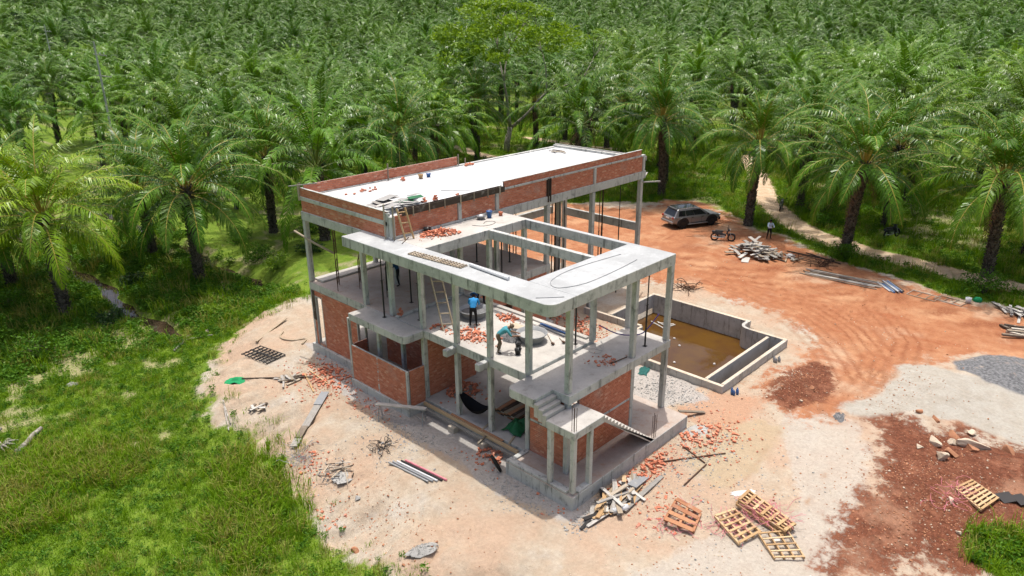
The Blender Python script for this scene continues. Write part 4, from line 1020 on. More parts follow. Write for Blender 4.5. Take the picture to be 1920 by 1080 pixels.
# ------------------------------------------------------------------ people
def person(label, loc, rz, joints, mats, cap=None, name='person', group=None):
    """one continuous skinned body; joints: name -> (x,y,z), figure faces +y"""
    J = joints
    bones = [('pel', 'che', .135, .15, 0), ('che', 'nek', .15, .062, 0), ('nek', 'hed', .06, .095, 2), ('hed', 'top', .095, .075, 2)]
    for s in 'LR':
        bones += [('che', 'sh'+s, .12, .072, 0), ('sh'+s, 'el'+s, .062, .048, 0), ('el'+s, 'wr'+s, .046, .032, 3), ('wr'+s, 'ha'+s, .034, .036, 2),
                  ('pel', 'hp'+s, .13, .098, 1), ('hp'+s, 'kn'+s, .092, .066, 1), ('kn'+s, 'an'+s, .060, .046, 1), ('an'+s, 'to'+s, .048, .038, 4)]
    names = list(J); vi = {n_: i for i, n_ in enumerate(names)}; rad = {}
    for a, b, ra, rb, _ in bones: rad.setdefault(a, ra); rad[b] = rb if b not in rad else max(rad[b], rb)
    rad['pel'] = .14; rad['che'] = .155
    me = bpy.data.meshes.new('body_base'); me.from_pydata([J[n_] for n_ in names], [(vi[a], vi[b]) for a, b, *_ in bones], [])
    tmp = bpy.data.objects.new('tmp', me); COL.objects.link(tmp)
    sk = tmp.modifiers.new('skin', 'SKIN')
    for i, n_ in enumerate(names):
        r_ = rad.get(n_, .05); me.skin_vertices[0].data[i].radius = (r_*(1.22 if n_ in ('pel', 'che') else 1), r_*(.85 if n_ in ('pel', 'che') else 1)); me.skin_vertices[0].data[i].use_root = (n_ == 'pel')
    sb = tmp.modifiers.new('sub', 'SUBSURF'); sb.levels = 1; sb.render_levels = 1
    dg = bpy.context.evaluated_depsgraph_get(); em = bpy.data.meshes.new_from_object(tmp.evaluated_get(dg))
    bpy.data.objects.remove(tmp)
    segs = [(np.array(J[a]), np.array(J[b]), k) for a, b, _, _, k in bones]
    V = [tuple(v.co) for v in em.vertices]; F = [tuple(p.vertices) for p in em.polygons]; Mi = []
    for f in F:
        c = np.mean([V[i] for i in f], 0); best = None
        for a, b, k in segs:
            t = np.clip(np.dot(c-a, b-a)/max(1e-9, np.dot(b-a, b-a)), 0, 1); d = np.linalg.norm(c-a-(b-a)*t)
            if best is None or d < best[0]: best = (d, k)
        Mi.append(best[1])
    m = MB(); m.v = V; m.f = F; m.m = Mi
    # fingers, thumb, nose and ears on the same mesh
    for s in 'LR':
        w = Vector(J['wr'+s]); h = Vector(J['ha'+s]); d = (h-w).normalized(); sd = d.cross(Vector((0, 0, 1)))
        sd = sd.normalized() if sd.length > .1 else Vector((1, 0, 0)); cu = sd.cross(d)
        for k, L in enumerate((.065, .08, .075, .055)):
            b = h+sd*(k-1.5)*.019; m.tube([b-d*.015, b+d*L*.55, b+d*L*.8-cu*L*.35], [.0095, .0085, .007], 5, 2)
        m.tube([w+d*.03+sd*.03, h*.6+w*.4+sd*.062, h+sd*.060], [.011, .010, .008], 5, 2)
    hd = Vector(J['hed']); tp = Vector(J['top']); upv = (tp-hd).normalized(); fwd = Vector((0, 1, 0)); fwd = (fwd-upv*fwd.dot(upv)).normalized(); sdv = fwd.cross(upv)
    m.tube([hd+fwd*.088+upv*.02, hd+fwd*.118-upv*.015], [.010, .016], 5, 2)
    for q in (-1, 1): m.box(hd+sdv*q*.092, (.02, .04, .055), None, 2)
    t = thing(name, label, 'person', loc, rz, group)
    m.build('body', mats, t, smooth=True)
    c = MB(); ctr = hd+upv*.035-fwd*.012
    prof = [(.004, .112), (.06, .098), (.092, .06), (.104, .0), (.098, -.05)]
    R = Matrix((sdv, fwd, upv)).transposed()
    c.lathe(prof, n=12); c.v = [tuple(R @ Vector(v)+ctr) for v in c.v]
    if cap:
        b = len(c.v); c.lathe([(.10, .01), (.19, -.01), (.19, -.018), (.10, .0)], n=14); c.v[b:] = [tuple(R @ Vector(v)+ctr) for v in c.v[b:]]
    c.build('hat' if cap else 'hair', MAT[cap] if cap else MAT['hair'], t, smooth=True)
    f = MB()
    for q in (-1, 1): f.box(hd+fwd*.090+sdv*q*.034+upv*.028, (.022, .012, .010))
    f.box(hd+fwd*.088-upv*.045, (.045, .012, .010)); f.build('face', MAT['hair'], t)
    return t
def stand(bend=0.15, armf=.3, spread=.1, turn=0, squat=0.0):
    """bend: forward lean of the trunk in radians"""
    hz = .90-squat; s, c = math.sin(bend), math.cos(bend)
    def tr(h, y=0): return (0, h*s+y*c, hz+h*c-y*s)
    J = {'pel': (0, 0, hz)}
    J['che'] = tr(.36); J['nek'] = tr(.56); nb = bend*1.25
    n = Vector(J['nek']); J['hed'] = tuple(n+Vector((0, math.sin(nb)*.13+.02, math.cos(nb)*.13))); J['top'] = tuple(n+Vector((0, math.sin(nb)*.24+.03, math.cos(nb)*.24)))
    for q, sg in (('L', -1), ('R', 1)):
        sh = tr(.50); J['sh'+q] = (sg*.19, sh[1], sh[2])
        e = Vector((sg*(.24+spread*.3), sh[1]+armf*.22, sh[2]-.26)); J['el'+q] = tuple(e)
        w = e+Vector((-sg*.08*armf*2, .10+armf*.55*.45, -.22+armf*.22)); J['wr'+q] = tuple(w); J['ha'+q] = tuple(w+(w-e).normalized()*.085)
        J['hp'+q] = (sg*.095, 0, hz-.05); J['kn'+q] = (sg*(.11+spread*.4), .06+squat*.8, .50-squat*.35); J['an'+q] = (sg*(.12+spread*.6), -.02, .08); J['to'+q] = (sg*(.14+spread*.7), .15, .045)
    return J
SK, BT = MAT['skin'], MAT['boots']
person('worker in bright blue jacket bending over a mortar tub upstairs', (3.15, 8.78, 4.262), math.radians(-50), stand(.72, .35, .05),
       [MAT['shirt_blue'], MAT['trousers_black'], SK, MAT['shirt_blue'], BT], cap='shirt_navy')
person('worker in teal shirt stooping beside the gravel heap behind a column', (1.95, 5.95, 4.262), math.radians(-132), stand(.95, .8, .2, squat=.08),
       [MAT['shirt_teal'], MAT['trousers_tan'], SK, SK, BT], cap='trousers_tan')
person('worker in dark blue shirt and black trousers among the left columns', (4.25, 15.95, 4.262), math.radians(60), stand(.35, .6, .2),
       [MAT['shirt_navy'], MAT['trousers_black'], SK, MAT['shirt_navy'], BT])
person('worker in blue jacket mostly hidden behind a column near the mortar tub', (5.35, 10.55, 4.262), math.radians(150), stand(.2, .4, .1),
       [MAT['shirt_blue'], MAT['trousers_black'], SK, MAT['shirt_blue'], BT])
person('standing person in pale blue shirt looking down beside the timber pile', (40.15, 10.93, gz(40.15, 10.93)), math.radians(133), stand(.10, 1.25, .06),
       [MAT['shirt_pale'], MAT['trousers_black'], SK, MAT['shirt_pale'], BT])

# ------------------------------------------------------------------ car
def glassmat():
    t = NT('car_glass'); t.bsdf((.012, .014, .016), .06, .6); return t.mat
def paintmat(name, col):
    t = NT(name); nz = t.noise(t.obj(), 3, 3); t.bsdf(t.mix(nz, tuple(x*.92 for x in col), tuple(x*1.05 for x in col)), .32, .5, .45, None, Coat_Weight=.5, Coat_Roughness=.08); return t.mat
MAT['glass'] = glassmat(); MAT['paint_grey'] = paintmat('grey_paint', (.25, .25, .255)); MAT['trim'] = simple('black_trim', (.02, .02, .021), .5, .3)
MAT['lamp_red'] = simple('tail_lamp', (.30, .015, .012), .2, .5); MAT['lamp_white'] = simple('head_lamp', (.7, .72, .75), .15, .6); MAT['plate'] = simple('number_plate', (.75, .75, .76), .4, .4)
MAT['chrome'] = simple('bright_metal', (.6, .6, .6), .25, .6, .9)
def wheel(parent, loc, R=.41, W=.27, name='wheel'):
    w_ = bpy.data.objects.new(name, None); COL.objects.link(w_); w_.parent = parent; w_.location = loc
    m = MB(); prof = [(R*.62, -W/2), (R*.93, -W/2), (R, -W*.34), (R, W*.34), (R*.93, W/2), (R*.62, W/2)]
    m.lathe(prof, n=28); m.v = [(x, z, y) for x, y, z in m.v]; m.build('tyre', MAT['rubber'], w_, smooth=True)
    m = MB(); m.lathe([(R*.63, -W*.42), (R*.55, -W*.30), (R*.16, -W*.26), (0.001, -W*.30)], n=20); m.lathe([(R*.63, W*.42), (R*.55, W*.30), (R*.16, W*.26), (0.001, W*.30)], n=20); m.v = [(x, z, y) for x, y, z in m.v]
    for k in range(6):
        a = k*math.pi/3
        for s in (-1, 1): m.box((math.cos(a)*R*.35, s*W*.36, math.sin(a)*R*.35), (R*.5, .03, .06), R3(0, -a, 0))
    m.build('rim', MAT['trim'], w_)
    return w_
def rnd_car(o, w=.05):
    b = o.modifiers.new('bevel', 'BEVEL'); b.width = w; b.segments = 3; b.limit_method = 'ANGLE'; b.angle_limit = math.radians(18)
    o.data.polygons.foreach_set('use_smooth', [True]*len(o.data.polygons)); n_ = o.modifiers.new('wn', 'WEIGHTED_NORMAL'); n_.keep_sharp = True
    return o
def suv(label, loc, rz):
    c = thing('sport_utility_vehicle', label, 'car', loc, rz)
    # body lower: stations along x (front +x): x, half width, z bottom, z shoulder/hood
    st = [(-2.42, .80, .62, 1.00), (-2.36, .90, .50, 1.06), (-2.05, .945, .42, 1.10), (-1.0, .955, .40, 1.08), (.2, .955, .40, 1.07), (.95, .95, .40, 1.08), (1.35, .945, .42, 1.07), (2.05, .92, .46, 1.00), (2.33, .84, .52, .94), (2.42, .72, .58, .84)]
    m = MB(); P = 10
    for x, w, z0, z1 in st:
        zm = z0+(z1-z0)*.55
        half = [(w*.90, z0), (w, z0+.10), (w, zm), (w*.975, z1-.06), (w*.93, z1)]
        ring = [(x, -y, z) for y, z in half]+[(x, y, z) for y, z in half[::-1]]
        m.v += ring
    for i in range(len(st)-1):
        for j in range(P): m.f.append((i*P+j, i*P+(j+1) % P, (i+1)*P+(j+1) % P, (i+1)*P+j)); m.m.append(0)
    m.f += [tuple(range(P-1, -1, -1)), tuple(range((len(st)-1)*P, len(st)*P))]; m.m += [0, 0]
    rnd_car(m.build('body', MAT['paint_grey'], c))
    # cabin
    m = MB(); cab = [(-2.30, -2.02), (1.28, .42)]
    rows = [(-2.30, .90, 1.05), (1.30, .90, 1.05)], [(-1.95, .735, 1.62), (.30, .735, 1.64)], [(-1.82, .66, 1.685), (.22, .66, 1.70)]
    vsx = []
    for r_ in rows:
        (xa, wa, za), (xb, wb, zb) = r_
        vsx += [(xa, -wa, za), (xb, -wb, zb), (xb, wb, zb), (xa, wa, za)]
    m.add(vsx, [(0, 1, 5, 4), (1, 2, 6, 5), (2, 3, 7, 6), (3, 0, 4, 7), (4, 5, 9, 8), (5, 6, 10, 9), (6, 7, 11, 10), (7, 4, 8, 11), (8, 9, 10, 11)])
    rnd_car(m.build('cabin', MAT['paint_grey'], c), .07)
    def lerp(a, b, t): return a+(b-a)*t
    def side_pt(s, u, v):   # u 0..1 rear->front, v 0..1 belt->roof line
        return (lerp(lerp(-2.30, 1.30, u), lerp(-1.95, .30, u), v), s*(lerp(.90, .735, v)+.006), lerp(1.05, lerp(1.62, 1.64, u), v))
    for s in (-1, 1):
        for (u0, u1, u2_, u3) in ((.10, .30, .305, .075), (.325, .565, .60, .325), (.585, .90, .955, .62)):
            m = MB(); q = [side_pt(s, u0, .10), side_pt(s, u1, .10), side_pt(s, u2_, .86), side_pt(s, u3, .86)]
            if u1 > .8: q = [side_pt(s, .575, .10), side_pt(s, .90, .10), side_pt(s, .93, .86), side_pt(s, .615, .86)]
            n_ = Vector((0, s*.014, .004)); m.add([tuple(Vector(p)+n_) for p in q]+q, [(0, 1, 2, 3), (0, 4, 5, 1), (1, 5, 6, 2), (2, 6, 7, 3), (3, 7, 4, 0)]); m.build('window', MAT['glass'], c)
        m = MB(); m.bar((-1.85, s*.68, 1.73), (.1, s*.68, 1.75), .045, .045); m.build('roof_rail', MAT['chrome'], c)
        m = MB(); m.bx(-1.0, 1.0, s*1.0-.08, s*1.0+.08, .36, .42); m.build('side_step', MAT['steel_grey'], c)
        m = MB(); m.box((.98, s*1.06, 1.14), (.10, .20, .15)); m.build('door_mirror', MAT['trim'], c, bevel=.03)
        for x in (-.28, .72): m = MB(); m.box((x-.25, s*.972, .94), (.17, .03, .04)); m.build('door_handle', MAT['trim'], c)
        for x in (-.62, .38): m = MB(); m.box((x, s*.958, .76), (.012, .008, .60)); m.build('door_gap', MAT['trim'], c)
        for x in (-1.46, 1.46):
            m = MB(); pts = [(x+.56*math.cos(t), s*.935, .42+.54*math.sin(t)) for t in np.linspace(-.1, math.pi+.1, 13)]; m.tube(pts, .062, 6)
            n0 = len(m.v); m.add([(x, s*.964, .42)]+[(x+.53*math.cos(t), s*.964, .42+.52*math.sin(t)) for t in np.linspace(-.2, math.pi+.2, 14)], [(0, i+1, i+2) for i in range(13)])  # flat black disc on the solid body paints in the shaded wheel well
            m.build('wheel_arch', MAT['trim'], c)
        m = MB(); m.box((-2.395, s*.74, .98), (.09, .26, .17), R3(0, 0, s*.25)); m.build('tail_lamp', MAT['lamp_red'], c, bevel=.02)
        m = MB(); m.box((2.32, s*.70, .86), (.18, .30, .14), R3(0, 0, -s*.35)); m.build('headlight', MAT['lamp_white'], c, bevel=.02)
    m = MB(); q = [(-2.262, -.74, 1.12), (-2.262, .74, 1.12), (-1.985, .62, 1.565), (-1.985, -.62, 1.565)]; m.add(q+[(x-.016, y, z+.004) for x, y, z in q], [(7, 6, 5, 4), (0, 1, 5, 4), (1, 2, 6, 5), (2, 3, 7, 6), (3, 0, 4, 7)]); m.build('rear_window', MAT['glass'], c)
    m = MB(); q = [(1.19, -.74, 1.13), (1.19, .74, 1.13), (.40, .64, 1.60), (.40, -.64, 1.60)]; m.add(q+[(x+.014, y, z+.012) for x, y, z in q], [(4, 5, 6, 7), (0, 4, 5, 1), (1, 5, 6, 2), (2, 6, 7, 3), (3, 7, 4, 0)]); m.build('windscreen', MAT['glass'], c)
    m = MB(); m.bx(-1.80, .20, -.60, .60, 1.69, 1.722); m.build('roof_panel', MAT['glass'], c, bevel=.01)
    m = MB(); m.box((-1.98, 0, 1.65), (.22, 1.3, .05), R3(0, .1, 0)); m.build('rear_spoiler', MAT['trim'], c)
    m = MB(); m.bx(-2.52, -2.38, -.85, .85, .48, .68); m.build('rear_bumper', MAT['steel_grey'], c, bevel=.03)
    m = MB(); m.bx(2.36, 2.50, -.80, .80, .40, .66); m.build('front_bumper', MAT['trim'], c, bevel=.03)
    m = MB(); m.bx(2.38, 2.45, -.52, .52, .70, .90); m.build('grille', MAT['trim'], c)
    m = MB(); m.bx(-2.45, -2.43, -.24, .24, .84, .96); m.build('number_plate', MAT['plate'], c)
    for x in (-1.46, 1.46):
        for s in (-1, 1): wheel(c, (x, s*.84, .405))
    return c
suv('grey sport utility vehicle with dark roof parked on the red yard', (39.65, 18.25, gz(39.65, 18.25)), math.radians(-24.6)).scale = (1.06, 1.06, 1.06)

# ------------------------------------------------------------------ motorcycles
def motorcycle(label, loc, rz, paint):
    c = thing('motorcycle', label, 'motorcycle', loc, rz, 'motorcycles round the yard')
    def whl(x):
        w_ = bpy.data.objects.new('wheel', None); COL.objects.link(w_); w_.parent = c; w_.location = (x, 0, .29)
        m = MB(); m.tube([(.255*math.cos(t), 0, .255*math.sin(t)) for t in np.linspace(0, 2*math.pi, 25)], .055, 8, cap=False); m.build('tyre', MAT['rubber'], w_, smooth=True)
        m = MB(); m.tube([(.215*math.cos(t), 0, .215*math.sin(t)) for t in np.linspace(0, 2*math.pi, 21)], .014, 6, cap=False); m.tube([(0, -.06, 0), (0, .06, 0)], .05, 8)
        for k in range(10):
            a = k*math.pi/5; m.tube([(0, .02, 0), (.21*math.cos(a), 0, .21*math.sin(a))], .005, 4)
        m.build('rim', MAT['chrome'], w_)
    whl(-.60); whl(.64)
    m = MB(); m.tube([(-.48, 0, .68), (-.1, 0, .55), (.2, 0, .50), (.42, 0, .85)], .035, 6); m.tube([(-.6, .09, .30), (-.05, .09, .36)], .025, 6); m.tube([(-.6, -.09, .30), (-.05, -.09, .36)], .025, 6)
    m.tube([(-.56, .1, .32), (-.40, .1, .66)], .024, 6); m.tube([(-.56, -.1, .32), (-.40, -.1, .66)], .024, 6); m.build('frame', MAT['steel_black'], c)
    m = MB(); m.box((-.02, 0, .36), (.36, .20, .20)); m.tube([(.1, -.12, .30), (-.25, -.14, .26), (-.78, -.14, .32)], [.02, .04, .045], 8); m.build('engine', MAT['steel_grey'], c, bevel=.02)
    m = MB(); m.box((-.28, 0, .77), (.62, .24, .09), R3(0, .08, 0)); m.build('seat', MAT['plastic_black'], c, bevel=.03)
    m = MB(); m.box((-.58, 0, .64), (.50, .20, .20), R3(0, .22, 0)); m.box((-.28, 0, .58), (.50, .24, .24)); m.box((.06, 0, .50), (.40, .20, .16), R3(0, .25, 0)); m.build('tail_fairing', paint, c, bevel=.03)
    m = MB(); m.box((.34, 0, .58), (.10, .32, .46), R3(0, -.30, 0)); m.box((.40, 0, .86), (.16, .22, .18), R3(0, -.2, 0)); m.build('leg_shield', paint, c, bevel=.03)
    m = MB(); m.tube([(.46, .07, .82), (.64, .07, .29)], .022, 6); m.tube([(.46, -.07, .82), (.64, -.07, .29)], .022, 6); m.build('front_fork', MAT['steel_grey'], c)
    m = MB(); m.tube([(.64+.31*math.cos(t), 0, .29+.31*math.sin(t)) for t in np.linspace(.5, 2.4, 8)], .05, 6); m.build('front_mudguard', paint, c)
    m = MB(); m.tube([(.28, .34, .98), (.38, .12, .96), (.40, -.12, .96), (.28, -.34, .98)], .018, 6); m.build('handlebar', MAT['steel_black'], c)
    for s in (-1, 1): m = MB(); m.tube([(.33, s*.22, .97), (.36, s*.30, 1.14)], .008, 5); m.box((.36, s*.31, 1.17), (.02, .10, .07)); m.build('mirror', MAT['steel_black'], c)
    m = MB(); m.box((.50, 0, .90), (.06, .13, .11)); m.build('headlight', MAT['lamp_white'], c, bevel=.02)
    m = MB(); m.tube([(-.05, .1, .30), (-.12, .24, .02)], .012, 5); m.build('kickstand', MAT['steel_black'], c)
    return c
P1 = simple('dark_paint', (.03, .032, .04), .3, .5); P2 = simple('olive_paint', (.10, .11, .02), .35, .5)
def mc(lb, x, y, rz, p, tilt=-.12): o = motorcycle(lb, (x, y, gz(x, y)), rz, p); o.rotation_euler.x = tilt; o.scale = (1.12, 1.12, 1.12); return o
mc('small black motorcycle on the red yard between car and timber pile', 36.8, 13.5, math.radians(-62), P1)
mc('dark olive motorcycle standing at the edge of the sandy path', 50.5, 14.6, math.radians(200), P2)
mc('black motorcycle parked on grass beside a palm trunk', 47.6, 3.3, math.radians(-20), P1)

# ------------------------------------------------------------------ timber, pallets, props, ladders
def planks(name, label, cat, loc, items, mat, group=None, rz=0.0):
    """items: (p0, p1, width, thickness) in local coordinates"""
    t = thing(name, label, cat, loc, rz, group)
    for k, (a, b, w, h) in enumerate(items):
        mm = mat if not isinstance(mat, (list, tuple)) else mat[k % len(mat)]
        a = Vector(a); b = Vector(b); d = b-a
        m = MB(); m.box((0, 0, 0), (d.length, w, h)); o = m.build('plank', mm, t); o.location = (a+b)/2; o.rotation_euler = d.to_track_quat('X', 'Z').to_euler()
    return t
def heap(n, rx, ry, h, Lr, seed, w=(.08, .16), th=(.025, .05), dirs=None):
    r = random.Random(seed); out = []
    for k in range(n):
        u = r.random()**.6; a = r.uniform(0, 6.28); x, y = math.cos(a)*u*rx, math.sin(a)*u*ry
        z = .05+h*(1-u*.9)*r.uniform(.35, 1); th_ = r.uniform(0, 6.28) if dirs is None else r.gauss(dirs, .45); L = r.uniform(*Lr)
        dz = r.uniform(-.28, .28)*min(1, z*2); d = Vector((math.cos(th_), math.sin(th_), dz))*L/2; c = Vector((x, y, max(z, abs(d.z)+.03)))
        out.append((tuple(c-d), tuple(c+d), r.uniform(*w), r.uniform(*th)))
    return out
W3 = [MAT['wood'], MAT['wood_grey'], MAT['wood_grey'], MAT['wood'], MAT['wood_dark']]
planks('timber_pile', 'large heap of weathered timber offcuts beside the standing person', 'timber pile', (35.1, 9.8, gz(35.1, 9.8)), heap(72, 1.6, 1.9, 1.35, (.7, 1.7), 5, (.16, .34), (.03, .06)), [MAT['wood'], MAT['wood_grey'], MAT['wood_grey'], MAT['wood_grey']])
planks('plywood_sheet', 'single pale board lying before the timber heap', 'board', (33.3, 9.6, gz(33.3, 9.6)), [((-.65, 0, .04), (.65, 0, .05), .55, .04)], MAT['wood_grey'], rz=.35)
planks('timber_offcuts', 'loose greyish planks to the right of the timber heap', 'timber', (35.8, 8.0, gz(35.8, 8)), heap(10, .9, .8, .2, (.9, 1.6), 8, dirs=.4), W3)
planks('timber_offcuts', 'short beams near the white sack by the timber heap', 'timber', (35.7, 6.9, gz(35.7, 6.9)), heap(7, .6, .8, .2, (.9, 1.7), 9, dirs=.3), W3)
planks('long_timbers', 'row of long slender timbers lying along the yard edge', 'timber', (34.0, 2.4, gz(34, 2.4)), [((r_*.16-.8+.12*math.sin(r_), -2.6+.25*math.sin(r_*2), .05+.05*(r_ % 3)), (r_*.16-.8, 2.5+.3*math.cos(r_*1.7), .06+.04*(r_ % 2)), .09, .05) for r_ in range(10)], W3, rz=.05)
planks('long_timbers', 'two dark poles on the soil behind the long timbers', 'timber', (37.6, 6.3, gz(37.6, 6.3)), [((.35, -1.9, .05), (-.3, 1.8, .06), .09, .07), ((.0, -2.6, .05), (.5, .6, .05), .08, .06)], MAT['wood_dark'], rz=-.15)
planks('lumber_stack', 'fan of grey boards at the right edge below the grass', 'lumber', (34.8, -8.5, gz(34.8, -8.5)), heap(18, .8, 1.4, .45, (1.2, 2.0), 12, (.14, .24), dirs=.5), [MAT['wood_grey']])
planks('beam_pile', 'thick brown beams at the right edge of the red yard', 'beams', (31.4, -9.4, gz(31.4, -9.4)), heap(9, 1.5, .8, .25, (1.3, 2.2), 13, (.16, .2), (.10, .14), dirs=1.6), [MAT['wood'], MAT['wood_dark']])
t = thing('pipe_bundle', 'bundle of blue and grey pipes at the edge of the yard', 'pipes', (34.3, -.75, gz(34.3, -.75)), .75)
for k in range(14):
    m = MB(); L = 1.0+.15*math.sin(k*2.1); m.tube([(-L, 0, 0), (L, .05*math.sin(k), 0)], .045, 8); o = m.build('pipe', MAT[['pvc_grey', 'pvc_blue', 'pvc_grey', 'pvc_white', 'steel_black'][k % 5]], t)
    o.location = (.1*math.sin(k*1.9), -.45+.10*(k % 9), .06+.10*(k//9))
t = thing('white_sack', 'small white sack lying among the planks', 'sack', (36.35, 7.35, gz(36.35, 7.35)))
m = MB(); m.lathe([(.02, .30), (.22, .28), (.34, .16), (.30, 0)], n=10); m.v = [(x*(1+.12*math.sin(y*20)), y*.8, z) for x, y, z in m.v]; m.build('bag', MAT['white_stuff'], t, smooth=True)
t = thing('green_sack', 'small bright green sack at the yard edge by the bush', 'sack', (35.6, -5.9, gz(35.6, -5.9)))
m = MB(); m.lathe([(.02, .32), (.16, .28), (.24, .14), (.20, 0)], n=10); m.v = [(x, y*1.2, z) for x, y, z in m.v]; m.build('bag', MAT['cloth_green'], t, smooth=True)
t = thing('white_bucket', 'white bucket next to the green sack', 'bucket', (34.9, -5.5, gz(34.9, -5.5)))
m = MB(); m.lathe([(.001, 0), (.15, 0), (.19, .36), (.17, .36), (.14, .03)], n=14); m.build('shell', MAT['pvc_white'], t, smooth=True)

def lattice(name, label, cat, corners, nlong, ncross, mat, slat=(.09, .02), beam=(.07, .09), z=0.0, group=None, layers=1, lift=0.0):
    """pallet: corners p00,p10,p11,p01 (x,y[,dz]) ; long beams along 0->1, slats across"""
    c = Vector((sum(p[0] for p in corners)/4, sum(p[1] for p in corners)/4, 0)); c.z = gz(c.x, c.y)+lift
    t = thing(name, label, cat, c, 0, group); P_ = [Vector((p[0], p[1], c.z+(p[2] if len(p) > 2 else 0)))-c for p in corners]
    f = lambda u, v: P_[0]*(1-u)*(1-v)+P_[1]*u*(1-v)+P_[2]*u*v+P_[3]*(1-u)*v
    for L_ in range(layers):
        zo = Vector((.05*L_, -.04*L_, L_*.17))
        for k in range(nlong):
            v = k/(nlong-1); m = MB(); m.bar(f(0, v)+Vector((0, 0, .06))+zo, f(1, v)+Vector((0, 0, .06))+zo, beam[0], beam[1]); m.build('stringer', mat, t)
        for k in range(ncross):
            u = (k+.02)/(ncross-.96) if ncross > 1 else .5; u = min(max(u, .02), .98); m = MB(); m.bar(f(u, 0)+Vector((0, 0, .06+beam[1]/2+slat[1]/2+.002))+zo, f(u, 1)+Vector((0, 0, .06+beam[1]/2+slat[1]/2+.002))+zo, slat[0], slat[1]); m.build('slat', mat, t)
    return t
def strap(label, c, rx, ry, n, seed, name='pink_strapping', zc=.0):
    r = random.Random(seed); m = MB(); z0 = gz(*c)+zc
    for k in range(n):
        a = r.uniform(0, 6.28); p = Vector((math.cos(a)*rx*r.random(), math.sin(a)*ry*r.random(), .03+r.random()*.12)); pts = [p]
        d = Vector((r.uniform(-1, 1), r.uniform(-1, 1), r.uniform(-.1, .2))).normalized()
        for q in range(5): d = (d+Vector((r.uniform(-.6, .6), r.uniform(-.6, .6), r.uniform(-.3, .25)))).normalized(); p = p+d*.16; p.z = max(.02, p.z); pts.append(p.copy())
        m.tube(pts, .009, 4)
    t = thing(name, label, 'strapping', (c[0], c[1], z0)); m.build('loops', MAT['pink'], t); return t
GP = 'wooden pallets in front of the house'
lattice('wooden_pallet', 'reddish pallet standing nearest to the stair plinth', 'pallet', [(1.75, -3.05, .15), (3.15, -2.7, .12), (3.2, -3.75, 0), (2.05, -4.1, 0)], 3, 4, MAT['wood_red'], (.22, .03), (.09, .12), group=GP)
lattice('wooden_pallet', 'pallet with gridded slats left of the pallet stack', 'pallet', [(3.3, -4.3, .1), (2.55, -5.7, .05), (3.75, -5.95), (4.3, -4.6)], 4, 6, MAT['wood_new'], (.10, .03), (.08, .10), group=GP)
lattice('wooden_pallet', 'stack of pallets tangled in pink strapping', 'pallet', [(4.5, -4.55, .12), (4.1, -6.65), (4.75, -6.75), (5.35, -4.55, .1)], 5, 7, MAT['wood_new'], (.12, .03), (.07, .10), group=GP, layers=2)
lattice('wooden_pallet', 'open latticed pallet lying lowest in the picture', 'pallet', [(3.55, -5.95, .03), (2.75, -6.95), (3.5, -7.7), (4.35, -6.7, .1)], 4, 5, MAT['wood_new'], (.07, .03), (.05, .09), group=GP)
lattice('wooden_pallet', 'pallet with yellow slats on the dark red soil at right', 'pallet', [(10.5, -11.6, .1), (11.35, -10.5, .1), (12.4, -10.85, .1), (11.85, -11.9, .05)], 4, 8, MAT['wood_new'], (.09, .03), (.07, .09), group=GP)
strap('pink strapping wound round the stacked pallets', (4.7, -5.7), .9, 1.2, 70, 3, zc=.18); strap('pink strapping strewn by the gridded pallet', (3.3, -5.0), 1.0, .9, 34, 4)
strap('pink strapping and plastic round the reddish pallet', (2.3, -3.3), 1.2, .9, 30, 5); strap('pink strapping spread on the dark red soil', (10.9, -10.6), 1.6, .7, 40, 6)
m = MB(); rr = random.Random(8)
t = thing('tarpaulin_scrap', 'dark rubber sheets and pale board beside the yellow pallet', 'scrap', (12.1, -12.0, gz(12.1, -12)))
for k in range(4): m = MB(); m.bar((-.5+.3*k, .5-.5*k, .05), (.4+.2*k, -.2-.4*k, .12), .3, .03, roll=.2); m.build('sheet', MAT['steel_black' if k < 3 else 'wood_new'], t)

def ladder(label, p0, p1, width, n, mat, side):
    """p0 foot, p1 head"""
    p0 = Vector(p0); p1 = Vector(p1); t = thing('wooden_ladder', label, 'ladder', p0); s = Vector(side).normalized()*width/2; d = p1-p0
    for q in (-1, 1): m = MB(); m.bar(s*q, d+s*q, .055, .075); m.build('rail', mat, t)
    for k in range(n): m = MB(); c = d*((k+.6)/n); m.bar(c-s*1.18, c+s*1.18, .07, .045); m.build('rung', mat, t)
    return t
ladder('rough wooden ladder leaning on the roof parapet corner', (1.95, 11.75, 8.265), (1.80, 12.10, 9.75), .42, 3, MAT['wood_new'], (1, -.3, 0))
ladder('long wooden ladder leaning up from the upstairs floor behind the columns', (2.0, 9.25, 4.265), (2.5, 10.9, 7.5), .5, 7, MAT['wood'], (1, -.9, 0))
def prop(label, x, y, z0, z1, r_=.03, mat='steel_black'):
    t = thing('steel_prop', label, 'prop', (x, y, z0), 0, 'steel shoring props'); h = z1-z0
    m = MB(); m.tube([(0, 0, .01), (0, 0, h*.55)], r_*1.35, 8); m.build('outer_tube', MAT[mat], t); m = MB(); m.tube([(0, 0, h*.55), (0, 0, h-.012)], r_, 8); m.build('inner_tube', MAT[mat], t)
    m = MB(); m.bx(-.09, .09, -.09, .09, .001, .012); m.bx(-.09, .09, -.09, .09, h-.012, h-.001); m.build('plate', MAT[mat], t)
    m = MB(); m.tube([(-.12, 0, h*.55), (.12, 0, h*.55)], .012, 5); m.build('pin', MAT[mat], t); return t
prop('slim black prop standing on the balcony by the corner column', 7.1, 1.7, 4.122, 7.755); prop('slim black prop at the step of the upstairs floor', 4.9, 3.95, 4.262, 7.755)
